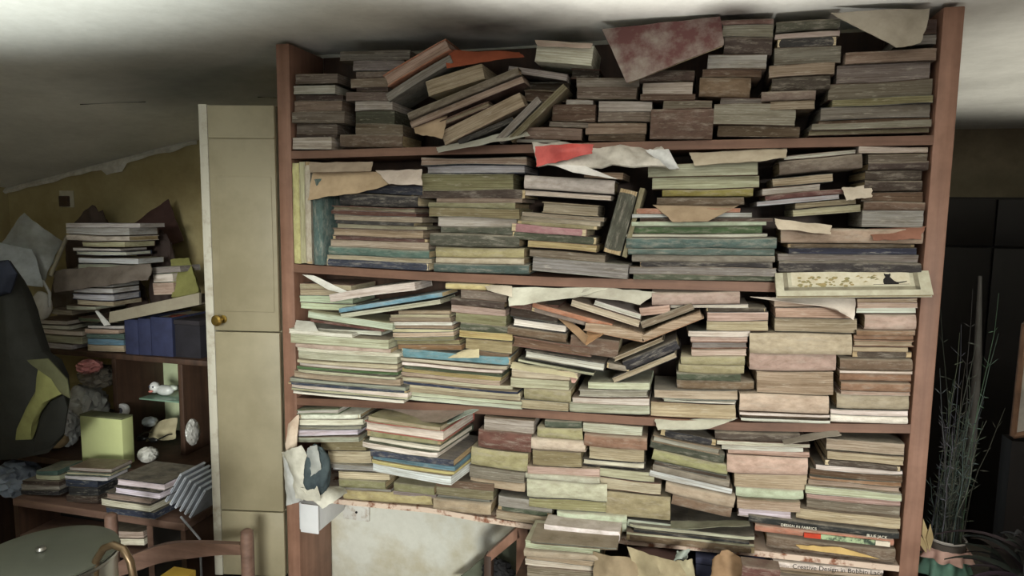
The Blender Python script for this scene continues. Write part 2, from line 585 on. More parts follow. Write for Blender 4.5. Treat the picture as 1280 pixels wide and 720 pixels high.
CEIL = m_plaster('ceiling_plaster', (232, 231, 224), (206, 205, 198), 1.3, soot=((0.62, -0.02, 0.34, (46, 39, 37)), (1.25, 0.0, 0.12, (90, 82, 76)), (-0.55, 0.35, 0.5, (120, 122, 116))))  # smoke smear takes in the gap shadow; alcove spot is painted shade
WALL_Y = m_plaster('yellowed_wall_paint', (172, 158, 118), (150, 134, 96), 2.5)
WALL_P = m_plaster('peeling_pale_plaster', (196, 195, 186), (178, 171, 152), 6.0, 0.45, 0.62)
WALL_F = m_plaster('beige_wall_paint', (150, 140, 118), (120, 110, 92), 2.0)
FLOOR = m_wood('floor_boards', (104, 100, 94), (134, 130, 122), 0)

pA = at(245, 174, 0.95); pB = at(0, 236, 0.95)
slopeX = (pA.z - pB.z) / (pA.x - pB.x)


def zceil(x, y):
    zf = ZTOP + 0.012
    zb = min(zf, pA.z + (x - pA.x) * slopeX)
    k = min(1.0, max(0.0, y / 0.95))
    z = zf * (1 - k) + zb * k
    t = min(1.0, max(0.0, (x + 0.10) / 0.12))          # level again over the bookcase
    z = z * (1 - t) + zf * t
    if x < -0.1:
        z -= 0.10 * max(0.0, (-x - 0.1)) * max(0, min(1, (y + 1.2) / 1.2)) * (1 - k)
    return z + 0.006 * noise.noise(Vector((x * 2.2, y * 2.2, 0.3)))


mb = MB(); xs = [-2.2 + 0.08 * i for i in range(90)]; ys = [-3.4 + 0.08 * i for i in range(76)]
vs = [Vector((x, y, zceil(x, y))) for y in ys for x in xs]; n = len(xs)
fs = [(j * n + i, j * n + i + 1, (j + 1) * n + i + 1, (j + 1) * n + i) for j in range(len(ys) - 1) for i in range(n - 1)]
m0 = len(vs)
mb.add(vs + [v + Vector((0, 0, 0.4)) for v in vs], fs + [tuple(m0 + i for i in f) for f in fs])
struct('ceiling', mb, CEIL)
mb = MB().box((-2.2, -3.4, -0.05), (4.9, 2.6, 0.0)); struct('floor', mb, FLOOR)
# wall right behind the bookcase, the far wall of the alcove, the far wall of the room beyond
struct('wall_back', MB().box((-0.02, DEP + 0.012, 0), (W, DEP + 0.10, ZTOP + 0.02)), WALL_P)
struct('wall_alcove', MB().box((-2.2, 0.97, 0), (-0.02, 1.05, 2.0)), WALL_Y)
struct('wall_left', MB().box((-0.06, DEP + 0.1, 0), (-0.0, 0.97, ZTOP + 0.01)), WALL_Y)
struct('wall_right', MB().box((4.9, -3.4, 0), (5.0, 2.5, 2.2)), WALL_F)
struct('wall_side', MB().box((-2.3, -3.4, 0), (-2.2, 1.05, 2.2)), WALL_Y)
wf_ = MB(); wf_.box((-2.2, -2.05, 0), (WX0, -1.95, 2.2)); wf_.box((WX1, -2.05, 0), (4.9, -1.95, 2.2)); wf_.box((WX0, -2.05, 0), (WX1, -1.95, WZ0)); wf_.box((WX0, -2.05, WZ1), (WX1, -1.95, 2.2)); struct('wall_front', wf_, CEIL)
fr_ = MB()
for x in (WX0 + .002, WX1 - .042): fr_.box((x, -2.02, WZ0 + .002), (x + .04, -1.97, WZ1 - .002))
for z in (WZ0 + .002, WZ1 - .032): fr_.box((WX0 + .044, -2.02, z), (WX1 - .044, -1.97, z + .03))
struct('window_1', fr_, WOOD_H)
struct('wall_far', MB().box((W - 0.3, 2.4, 0), (4.9, 2.5, 2.2)), WALL_F)
# ragged white strip of loose paint along the top of the alcove wall
mb = MB(); P0 = at(-6, 240, 0.955); P1 = at(246, 175, 0.955)
vs = []; k = 40
for i in range(k + 1):
    p = P0.lerp(P1, i / k); h = 0.024 + 0.012 * noise.noise(Vector((i * 0.35, 1.7, 0))) + (0.03 if 22 < i < 27 else 0)
    vs += [p + Vector((0, 0, 0.006)), p + Vector((0, -0.012, -h * 0.5)), p + Vector((0, 0.0, -h))]
fs = []
for i in range(k):
    for j in range(2):
        fs.append((i * 3 + j, i * 3 + j + 1, i * 3 + 4 + j, i * 3 + 3 + j))
    fs.append((i * 3 + 2, i * 3, i * 3 + 3, i * 3 + 5))
mb.add(vs, fs); struct('trim_1', mb, m_plain('flaking_white_paint', (214, 210, 200), 0.9, 0.1, (186, 180, 168), 30))
# cracks where a ceiling sheet has come loose
for q, (x0, y0, x1, y1) in enumerate(((100, 130, 182, 127), (322, 121, 347, 122))):
    d0 = at(x0, y0, 0); d1 = at(x1, y1, 0)
    def onceil(x, y):
        dr = r3 * ((x - 640) / F) + u3 * ((360 - y) / F) + f2
        k = 0.2
        while k < 6:
            p = CAM + dr * k
            if p.z > zceil(p.x, p.y) - 0.004: return p
            k += 0.004
        return p
    a, b_ = onceil(x0, y0), onceil(x1, y1)
    n_ = 14; top = []; bot = []
    for i in range(n_ + 1):
        t = i / n_; p = a.lerp(b_, t); wv = 0.006 * math.sin(math.pi * t) + 0.0008
        top.append(p + Vector((0, wv, 0))); bot.append(p + Vector((0, -wv, -0.003)))
    mb = MB(); mb.add(top + bot, [(i, i + 1, n_ + 2 + i, n_ + 1 + i) for i in range(n_)])
    struct('ceiling_crack', mb, m_plain('dark_gap', (30, 28, 26), 1.0, 0.0))

# ================================================================== the bookcase
bc = empty('bookcase', Vector((0, 0, 0)), 'tall reddish-brown wooden bookcase crammed with piled books', 'bookcase')
TP = 0.043
for x0 in (0.0, W - TP):
    MB().box((x0, 0, 0), (x0 + TP, DEP, ZTOP), bev=0.003).build('side_panel', WOOD_V, bc)
SHELF = {
    1: [(366, 189), (520, 184), (800, 177), (1170, 169)],
    2: [(366, 330), (512, 339), (700, 347), (970, 353), (1165, 358)],
    3: [(366, 497), (525, 503), (650, 511), (781, 520), (920, 528), (1140, 530.5)],
    4: [(366, 617), (430, 625), (540, 635), (600, 646), (683, 658), (783, 674), (943, 688), (1122, 707)],
}
THK = {1: 11, 2: 12, 3: 11, 4: 7.5}


def shelf_z(k, x):
    pts = [at(*p) for p in SHELF[k]]
    for a, b in zip(pts, pts[1:]):
        if x <= b.x or b is pts[-1]:
            t = (x - a.x) / (b.x - a.x); return a.z + (b.z - a.z) * t


WOOD_W = m_plain('board_with_peeling_pinkish_white_paint', (196, 176, 160), 0.9, 0.1, (124, 84, 66), 26, 0.40, 0.5)
for k in (1, 2, 3, 4):
    n = 40; vs = []; fs = []
    for i in range(n + 1):
        x = TP + (W - 2 * TP) * i / n; z = shelf_z(k, x); h = THK[k] * 0.00198
        vs += [(x, -0.001, z), (x, DEP - 0.002, z), (x, DEP - 0.002, z - h), (x, -0.001, z - h)]
    for i in range(n):
        for j in range(4):
            fs.append((i * 4 + j, i * 4 + (j + 1) % 4, i * 4 + 4 + (j + 1) % 4, i * 4 + 4 + j))
    fs += [(0, 1, 2, 3), (n * 4 + 3, n * 4 + 2, n * 4 + 1, n * 4)]
    mb = MB(); mb.add(vs, fs); o = mb.build('shelf', WOOD_W if k == 4 else WOOD_H, bc, smooth=False)
    if k == 4: o['label'] = 'lowest shelf with peeling pinkish-white paint'
zb4 = shelf_z(4, 0.3)
MB().box((TP, DEP - 0.001, zb4 - 0.01), (W - TP, DEP + 0.010, ZTOP)).build('back_panel', WOOD_D, bc)

# ================================================================== the piles of books
A = 'on the top shelf'; T2 = 'on the second shelf'; T3 = 'on the third shelf'; T4 = 'on the bottom shelf'
G1 = 'books piled on the top shelf'; G2 = 'books piled on the second shelf'; G3 = 'books piled on the third shelf'; G4 = 'books piled on the bottom shelf'
ORDN = ['first', 'second', 'third', 'fourth', 'fifth', 'sixth', 'seventh', 'eighth', 'ninth', 'tenth']

stack('in pile beside cupboard, top shelf', '''
93 104 369 423 d
106 118 367 420 w
118 126 367 427 D
126 141 367 427 t
141 155 367 432 d
155 168 369 421 d
168 173 370 420 D
173 188 366 416 w''', -0.01, 396, shelf=1, group=G1)
stack('in greenish pile under ceiling, top shelf', '''
63 76 425 512 e
76 89 441 505 e
90 98 446 496 ds
98 111 438 486 t
111 116 446 486 D
116 128 433 485 d
128 140 443 490 w
140 157 443 492 G
157 171 443 502 dm
171 187 425 503 Bs''', -0.01, 466, shelf=1, group=G1, Y=-0.005)
# the heap that has slid over
tilted(484, 108, 563, 62, 15, 'kh', 'pink-edged hardback leaning steeply on top of slid heap, top shelf', G1, -0.02, 0.15, 'O')
tilted(486, 127, 566, 78, 10, 'ef', 'grey curled paperback leaning under the pink-edged hardback, top shelf', G1, -0.015, 0.14, 'e', 0.002)
tilted(535, 120, 606, 98, 18, 'tf', 'fat tan book propped below orange cover in slid heap, top shelf', G1, -0.01, 0.15, 't')
tilted(512, 150, 650, 93, 9, 'ds', 'long dark book sloping through middle of slid heap, top shelf', G1, -0.02, 0.15, 'D')
tilted(514, 160, 655, 103, 8, 'km', 'pinkish thin magazine sloping under long dark book, top shelf', G1, -0.02, 0.15, 'R')
tilted(547, 160, 612, 133, 7, 'kh', 'small brownish hardback sloping inside slid heap, top shelf', G1, -0.012, 0.13, 'R')
tilted(556, 181, 656, 132, 17, 'tf', 'big tan book sloping at bottom of slid heap, top shelf', G1, -0.012, 0.16, 't')
tilted(574, 181, 642, 152, 6, 'Kp', 'thin charcoal book wedged under big sloping tan book, top shelf', G1, -0.006, 0.14)
tilted(625, 179, 677, 127, 9, 'em', 'grey magazine leaning against sloping tan book, top shelf', G1, -0.02, 0.1, 'e')
tilted(640, 178, 709, 110, 8, 'of', 'thin worn booklet leaning steeply beside sloping tan book, top shelf', G1, -0.025, 0.1, 'o')
tilted(634, 90, 708, 101, 8, 'wf', 'thin pale book lying below pale block book, top shelf', G1, 0.02, 0.13, 'D')
tilted(668, 76, 739, 82, 24, 'wf', 'pale block-like book highest on slid heap under ceiling', G1, 0.0, 0.14, 'w')
stack('in dim pile behind slid heap, top shelf', '''
86 99 714 750 Dh
102 114 650 712 Dh
114 128 655 712 Bh''', 0.02, 690, shelf=1, group=G1, Y=0.05, depth=0.12)
stack('in brown pile right of slid heap, top shelf'.replace('right of', 'after'), '''
97 110 720 799 e
110 125 721 796 d
126 133 707 741 w
133 155 690 744 B
156 164 686 735 d
165 180 656 727 d
180 185 646 700 wm''', 0.01, 725, shelf=1, group=G1)
stack('in dusty pile under grey picture book, top shelf', '''
88 104 792 868 Ds
105 120 803 866 w
120 127 800 869 B
128 141 748 815 w
141 155 747 813 d
157 172 731 808 t
173 181 735 806 B''', 0.0, 780, shelf=1, group=G1)
stack('in pile with big brown book, top shelf', '''
127 137 829 890 d
137 179 813 891 Bs''', 0.0, 850, shelf=1, group=G1, Y=-0.004)
stack('in pile topped by orange-brown spine, top shelf', '''
24 31 900 967 Rs
31 48 903 967 e
48 71 905 965 Ds
71 90 884 958 w
90 101 878 952 B
101 127 874 938 us
128 137 900 952 e
137 164 891 994 q
165 180 896 999 B''', 0.0, 925, shelf=1, group=G1, Y=-0.002)
stack('in dusty pile with curved magazine, top shelf', '''
26 38 970 1049 Gs
40 47 969 1051 wm
47 57 972 1046 Kp
57 80 968 1052 e
80 96 961 1043 t
96 112 965 1038 Ds
112 126 952 1020 ds
127 137 962 1018 t''', -0.05, 1005, shelf=1, group=G1, Y=0.0)
stack('in tall grey pile by plant-side post, top shelf', '''
28 44 1128 1172 D
45 58 1120 1174 e
64 79 1056 1172 t
79 101 1046 1164 e
101 121 1036 1170 d
121 131 1040 1172 o
131 147 1026 1172 e
147 152 1024 1170 B
152 160 1014 1172 qm
160 167 1011 1170 o''', -0.045, 1105, shelf=1, group=G1)

# ---- second shelf
upY = 0.0
def upright(x0, x1, yt, yb, tok, label, Y=0.0, lean=0.0, ccol=None):
    a = at((x0 + x1) / 2, yb, Y); h = (at((x0 + x1) / 2, yt, Y) - a).length; w = (at(x1, (yt + yb) / 2, Y) - at(x0, (yt + yb) / 2, Y)).length - 0.001
    th = math.pi / 2 - lean
    # long side runs upward; thickness runs towards the cupboard
    p = at(x1, yb, Y); p.z = max(p.z, shelf_z(2, p.x - w) + 0.002, shelf_z(2, p.x) + 0.002); p.x = max(p.x, TP + w + 0.002)
    return place_book(p.x, p.z + 0.001, h, w, th, Y, 0.16, spec(tok)[0], spec(tok)[1], label, 'books standing upright beside the post', None, 0, 0, ccol)

upright(367, 376, 206, 331, 'ys', 'olive-yellow book standing upright against the post, second shelf')
upright(376, 383, 204, 331, 'cf', 'cream thin book standing second from the post, second shelf', ccol='c')
upright(383, 390, 204, 332, 'cp', 'cream book standing third from the post, second shelf')
upright(392, 405, 226, 333, 'Ts', 'light teal book standing upright under brown paper, second shelf', -0.008)
upright(408, 411, 240, 334, 'Op', 'thin orange book standing behind teal one, second shelf', 0.03)
stack('in first flat pile from cupboard, second shelf', '''
232 242 440 528 np
243 257 425 524 Ks
258 265 415 520 th R
265 270 413 521 Rm
270 277 416 528 cm
277 281 421 519 Kp
281 286 420 533 c
286 297 416 530 kh
297 301 415 534 Rp
301 310 414 536 c
310 321 412 538 Ts
321 326 411 540 c
326 335 409 537 np''', 0.035, 475, shelf=2, group=G2, wave=0.0006)
stack('in second flat pile from cupboard, second shelf', '''
197 206 527 658 tm
206 217 531 656 lh n
217 238 524 641 oh o
238 248 512 656 Dp
248 253 546 654 tm
253 260 536 645 os
260 272 536 650 o
272 283 547 645 wm
283 293 550 642 Gs
293 308 540 650 Gs
309 322 544 655 ys
322 329 545 655 cs
329 341 543 661 Ts''', 0.012, 592, shelf=2, group=G2)
stack('in sagging pile under plastic bag, second shelf', '''
212 221 730 779 t
222 240 656 768 ws
242 249 652 764 wm
256 271 677 748 th
272 277 652 755 tm
277 283 645 750 cm
283 288 647 746 op
288 298 640 733 pp
298 307 641 745 Gp
307 317 660 746 yf
320 329 662 756 d
329 348 665 785 e''', 0.07, 705, shelf=2, group=G2, wave=0.0008)
# the one leaning between two piles
tilted(775, 320, 797, 240, 22, 'Gp', 'green striped book leaning upright between two piles, second shelf', G2, -0.015, 0.14)
tilted(783, 322, 806, 236, 6, 'op', 'thin olive book leaning behind green striped one, second shelf', G2, 0.0, 0.14)
stack('in pile with bright yellow-green book, second shelf', '''
204 221 810 947 q
221 236 815 950 q
237 246 828 941 Ys
247 257 821 930 Bs
261 267 796 925 Op
267 273 790 940 lm
274 278 800 966 Dm
278 283 790 958 qp
283 293 792 953 gs
293 297.5 780 960 wm
298 311 783 970 Ts
311 320 785 968 Ts
320 329 790 968 ds
329 335 800 965 Kp
335 345 786 970 em
345 351.5 792 968 Gp''', -0.004, 873, shelf=2, group=G2)
stack('in leaning pile with maroon book, second shelf', '''
192 197 980 1071 wm
198 215 974 1078 ds
219 229 966 1042 c
230 239 953 1026 w
239 246 957 1056 Rs
246 252 946 1050 lm
253 260 994 1070 t
261 269 992 1077 c''', -0.085, 1016, shelf=2, group=G2, Y=-0.006)
stack('in dark pile by plant-side post, second shelf', '''
183 192 1073 1167 wm
193 202 1085 1160 d
202 213 1084 1160 Ds
213 226 1081 1152 Ds
226 239 1080 1152 Ds
240 252 1078 1163 B
252 264 1078 1164 Bs
264 284 1077 1166 e''', 0.0, 1120, shelf=2, group=G2)
stack('in wide pile under torn tan book, second shelf', '''
286 304 976 1158 ts
305 310 985 1145 Bp
310 319 985 1145 nf K
319 327 972 1152 ef
327 341 973 1160 Ks''', 0.008, 1065, shelf=2, group=G2)

# ---- third shelf
stack('in mixed stack beside cupboard, third shelf', '''
356 363 374 440 tm
363 371 374 452 t
371 380 374 440 q
380 388 375 445 qm
411 415.5 374 478 wm''', 0.05, 425, shelf=3, group=G3, Y=0.0, wave=0.0006)
tilted(412, 378, 519, 363, 9, 'wm', 'white folded pamphlets curling above blue pamphlet, third shelf', G3, -0.035, 0.13, 'w', 0.003)
tilted(424, 391, 553, 371, 5, 'bp', 'bright blue folded pamphlet sloping under white pamphlets, third shelf', G3, -0.04, 0.13)
tilted(425, 398, 550, 380, 5, 'qm', 'pale green leaflet directly under bright blue pamphlet, third shelf', G3, -0.035, 0.13, 'q')
tilted(384, 397, 490, 413, 8, 'qm', 'pale green booklet sloping down over maroon folder, third shelf', G3, -0.03, 0.12, 'o')
tilted(388, 402, 480, 415, 3, 'Rp', 'maroon folder sloping under pale green booklet, third shelf', G3, -0.02, 0.12)
stack('in overhanging stack beside cupboard, third shelf', '''
416 421 358 440 wm
421 433 353 486 q
433 438 370 488 kp
438 442 371 499 wm
442 452 371 495 qm
452 457 373 496 cm
457 461 374 496 wm
461 465 371 496 gm
465 469 372 496 qm
469 477 365 500 tm
477 482 358 508 em
482 485 358 509 np
485 490 360 510 wm
490 493 363 510 cm
493 497 366 506 wm''', 0.075, 430, Y=-0.045, depth=0.2, shelf=3, group=G3, wave=0.0008)
stack('in upper wavy magazine stack, third shelf', '''
388 393 498 562 tm
393 397 488 562 cm
397 402 485 563 tm
402 407 487 565 wm
407 411 488 566 tm
411 415 490 567 cm
415 420 492 568 km
420 425 494 568 om
425 431 495 574 om
431 437 497 577 um''', 0.0, 530, shelf=3, group=G3, Y=-0.012, wave=0.0012)
stack('in lower wide magazine stack, third shelf', '''
442 452 502 637 bp
453 458 499 633 cm
458 462 503 628 wm
462 467 505 628 Gm
467 472 498 626 ym
472 477 500 625 km
477 482 500 640 cm
482 486 504 648 nm
486 490 506 650 cm
490 495 508 650 tm
495 500 508 652 qm
500 506 510 652 wm''', 0.085, 575, shelf=3, group=G3, Y=-0.02, depth=0.18, wave=0.0008)
tilted(557, 361, 612, 363, 7, 'ys', 'thin yellow book topmost under shelf board, third shelf', G3, 0.0, 0.14)
stack('in greenish stack under yellow book, third shelf', '''
364 375 577 634 d
376 384 564 630 Ds
384 393 563 632 k
393 406 569 632 o
406 415 576 640 Gs
415 423 574 640 y
424 438 582 640 o
438 447 598 637 B''', 0.1, 605, shelf=3, group=G3)
stack('in brown stack under white draped paper, third shelf', '''
378 389 637 698 R
389 400 637 697 D
400 411 641 709 wh K
412 423 635 708 Bs
424 436 641 740 Bh''', 0.13, 672, shelf=3, group=G3, wave=0.0)
tilted(655, 448, 755, 465, 11, 'wh', 'charcoal hardback with white pages tilting down, third shelf', G3, -0.015, 0.15, 'K')
tilted(647, 452, 742, 470, 3.5, 'qm', 'thin pale green magazine under tilting charcoal hardback, third shelf', G3, -0.012, 0.15, 'G')
stack('in cream stack of swollen books, third shelf', '''
461 473 640 722 c
473 485 639 712 c
485 500 656 714 os
500 511 652 711 t''', 0.07, 677, shelf=3, group=G3, Y=-0.006)
tilted(665, 384, 764, 411, 6, 'Op', 'orange-red magazine sloping down under loose papers, third shelf', G3, -0.02, 0.14)
tilted(664, 389, 735, 408, 5, 'dp', 'grey-brown booklet sloping under orange-red magazine, third shelf', G3, -0.012, 0.14)
tilted(713, 382, 798, 409, 8, 'km', 'pinkish pamphlet sloping beside orange-red magazine, third shelf', G3, -0.02, 0.14, 'k')
tilted(742, 381, 800, 399, 6, 'wm', 'white leaflet sloping above pinkish pamphlet, third shelf', G3, -0.012, 0.14, 'w')
tilted(800, 395, 838, 391, 10, 'km', 'crumpled pinkish booklet in front of open book, third shelf', G3, -0.01, 0.12, 'k')
tilted(712, 440, 772, 448, 22, 'Bs', 'squat brown book below torn orange paper, third shelf', G3, -0.002, 0.15)
tilted(758, 460, 786, 465, 7, 'dp', 'thin grey-brown book poking past tilting hardback, third shelf', G3, -0.006, 0.14)
tilted(768, 452, 830, 426, 5, 'th', 'thin tan book sloping up below open book, third shelf', G3, -0.012, 0.14, 't')
tilted(783, 464, 850, 436, 13, 'Ks', 'charcoal book sloping up below open book, third shelf', G3, -0.006, 0.14)
tilted(768, 479, 846, 447, 7, 'tm', 'tan-edged magazine lowest of books sloping up, third shelf', G3, -0.008, 0.14, 'K')
stack('in low stack under dark gap, third shelf', '''
477 487 735 812 q
488 497 724 810 eh
498 507 716 812 w
507 521 711 812 q''', 0.03, 765, shelf=3, group=G3, Y=-0.006)
stack('in stack topped by pink spine, third shelf', '''
360 376 815 925 ks
377 381 838 936 wm
381 386 882 958 Ds
386 397 884 961 k
397 410 883 960 t
410 417 860 938 wm
417 424 863 935 k
424 433 864 935 eh
433 442 864 933 k
442 453 851 931 os
453 464 848 930 os
464 474 846 926 Gs
474 485 846 943 Bs
485 497 818 922 t
498 503 830 920 wm
504 523 813 920 t''', 0.012, 870, shelf=3, group=G3, Y=-0.002)
stack('in stack of fat tan books, third shelf', '''
376 384 968 1067 k
384 397 969 1065 k
398 416 969 1072 t
417 443 937 1064 ts
443 465 937 1046 ks
466 493 946 1042 t
494 517 924 1035 ks
518 522 924 1037 wm
522 526 927 1038 Bm
526 530 926 1038 wm''', 0.025, 998, shelf=3, group=G3, Y=-0.004)
stack('in stack against plant-side post, third shelf', '''
373 379 1071 1153 km
379 385 1071 1153 km
385 391 1071 1154 wm
392 411 1080 1153 ks
412 419 1070 1150 us
419 425 1068 1148 us
425 433 1067 1148 th u
434 440 1066 1136 tf
440 448 1066 1145 Dp
449 462 1050 1146 Bs
462 466 1049 1146 wm
466 477 1050 1144 us
479 489 1051 1143 us
489 493 1050 1143 km
493 511 1046 1141 ts
512 519 1038 1142 wm
519 529 1038 1141 ws''', 0.012, 1095, shelf=3, group=G3, Y=-0.002)

# ---- bottom shelf
stack('in curling stack beside cupboard, bottom shelf', '''
503 511 368 424 wh g
512 518 373 449 ws
518 527 369 454 wm
527 534 370 452 eh
534 543 372 446 lm
544 552 370 450 qm''', -0.02, 410, shelf=4, group=G4, Y=-0.015, wave=0.0012)
stack('in stack behind crumpled bag, bottom shelf', '''
548 563 400 456 o
564 580 409 462 c
580 585 411 470 em
585 590 413 484 lh K
590 598 424 487 c
598 608 426 484 os
608 612 428 490 em
612 626 428 540 ys''', 0.05, 440, shelf=4, group=G4, Y=-0.002)
stack('in glossy overhanging stack, bottom shelf', '''
527 532 456 553 cm o
532 545 452 556 wh r
545 551 456 552 op
551 559 455 552 wh G
559 566 449 549 wm G
566 574 462 570 np
574 581 462 570 bm
581 585 462 570 ym
585 596 462 568 lm''', 0.1, 505, shelf=4, group=G4, Y=-0.085, depth=0.21, yaw=2.5, turn=-7)
stack('in low row below glossy stack, bottom shelf', '''
603 615 494 545 os
615 620 492 545 em''', 0.1, 518, shelf=4, group=G4, Y=-0.002)
stack('in small stack after low row, bottom shelf', '''
600 610 546 618 B
611 622 545 616 o
622 627 545 612 eh
627 641 542 614 ts''', 0.11, 580, shelf=4, group=G4, Y=-0.004)
stack('in stack with brick-red book, bottom shelf', '''
519 536 606 668 em
537 560 598 664 Rs
561 584 589 660 os
585 599 587 656 d
599 610 587 656 t
618 632 623 690 e
632 637 622 690 Gp
637 648 620 686 t''', 0.13, 622, shelf=4, group=G4, Y=-0.004)
stack('in pale thick stack, bottom shelf', '''
526 534 681 727 Gs
534 549 671 728 os
549 563 662 732 cs
563 582 666 727 o
583 592 660 750 km
592 600 657 750 qs
601 622 659 759 cs
623 636 661 765 o
637 647 697 784 qs
647 660 698 783 qs''', 0.06, 695, shelf=4, group=G4, Y=-0.006)
stack('in orange-topped stack of booklets, bottom shelf', '''
527 539 729 803 q
540 557 731 809 us
558 573 736 805 t
574 583 728 806 wh K
585 596 734 818 cm
597 611 742 826 cf
613 644 758 838 os
648 657 784 860 qm''', 0.1, 768, shelf=4, group=G4, Y=-0.004)
stack('in slanting dark stack, bottom shelf', '''
543 551 826 895 Kp
552 560 816 900 eh
560 571 813 905 Gs
571 585 816 910 os
585 590 818 909 Dm
590 598 816 912 ds
598 606 812 915 lm
607 621 832 918 ts
621 635 840 914 Bs''', 0.22, 862, shelf=4, group=G4, Y=-0.004)
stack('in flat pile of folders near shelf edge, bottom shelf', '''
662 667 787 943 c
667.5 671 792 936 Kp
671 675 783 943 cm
675 683 783 943 Bp''', 0.1, 863, shelf=4, group=G4, Y=-0.012)  # the charcoal row is a dark strip painting the shadow gap between boards
stack('in stack with salmon book, bottom shelf', '''
541 551 894 1000 Ds
551 557 896 1012 wm
557 563 902 1004 wm
563 570 910 1012 kf
571 592 909 1010 ks
593 611 918 1010 tf k
611 623 920 1005 qs
623 636 921 1000 t
636 647 922 990 lh e''', 0.05, 955, shelf=4, group=G4, Y=-0.004)
stack('in stack by plant-side post, bottom shelf', '''
551 565 1033 1131 k
566 577 1034 1130 t
578 585 1031 1125 Dp
585 591 1020 1130 wm
591 600 1013 1129 B
600 605 1012 1129 um
605 613 1010 1128 kh
613 622 1007 1127 qm
622 629 1008 1126 km
630 641 1009 1126 d
641 655 995 1128 t''', 0.085, 1075, shelf=4, group=G4, Y=-0.004)
sp1 = stack('blue-grey book with white lettering along its spine, bottom shelf', '''
655 664 936 1125 Ks''', 0.118, 1030, shelf=4, group=G4, Y=-0.012)
sp2 = stack('orange and green photo-spined book below lettered blue-grey one, bottom shelf', '''
665 674 944 1118 Os''', 0.118, 1030, shelf=4, group=G4, Y=-0.010)
sp3 = stack('crushed brown book with yellow strip, lowest by plant-side post', '''
676 692 958 1118 Bs''', 0.118, 1030, shelf=4, group=G4, Y=0.0)
# ---- lettering on three spines
def letters(book, text, x, z, size, mat, y=-0.0125, t=None):
    """raised print on the front of a book; x from the book's middle, z from its base"""
    cu = bpy.data.curves.new('lettering', 'FONT'); cu.body = text; cu.size = size; cu.align_x = 'LEFT'; cu.extrude = 0.0002
    o = bpy.data.objects.new('lettering', cu); COL.objects.link(o); cu.materials.append(mat)
    dg = bpy.context.evaluated_depsgraph_get(); me = bpy.data.meshes.new_from_object(o.evaluated_get(dg))
    bpy.data.objects.remove(o); bpy.data.curves.remove(cu)
    o = bpy.data.objects.new('lettering', me); COL.objects.link(o)
    o.parent = book; o.location = (x, y, z); o.rotation_euler = (math.pi / 2, 0, 0)
    return o


INK_W = m_plain('white_ink', (226, 220, 204), 0.7, 0.2, (196, 190, 176), 40)
INK_K = m_plain('black_ink', (30, 27, 27), 0.7, 0.2)
INK_R = m_plain('red_ink', (206, 70, 44), 0.7, 0.2)
b = sp1[0]
letters(b, 'DESIGN IN FABRICS', -0.098, 0.0045, 0.0095, INK_W)
letters(b, 'BLUE JACK', 0.098, 0.004, 0.0095, INK_W)
# the photographs and red label printed along the orange spine
b = sp2[0]
def spine_band(book, x0, x1, z0, z1, mat, name, color=None, y=-0.0085):
    mb = MB(); mb.box((x0, y, z0), (x1, y + 0.006, z1)); return mb.build(name, mat, book, color, local=True, smooth=False)
LEAFY = m_plain('printed_green_photo', (150, 166, 130), 0.5, 0.3, (40, 56, 44), 60, 0.42, 0.56)
spine_band(b, -0.045, -0.006, 0.001, 0.0125, INK_R, 'label_patch')
spine_band(b, -0.006, 0.118, 0.001, 0.013, LEAFY, 'printed_photo')
spine_band(b, 0.118, 0.15, 0.001, 0.013, TINT, 'label_patch', (214, 204, 186))
# yellow strip lying under the crushed brown book
o = patch([(995, 681, -0.012), (1050, 684, -0.016), (1100, 699, -0.016), (1000, 686, -0.014)], 12, 4, 0.002, 0.001, 3).build('paper_strip', TINT, None, (190, 160, 104))
tag(o, 'torn yellow paper strip in front of the crushed brown book', 'paper')

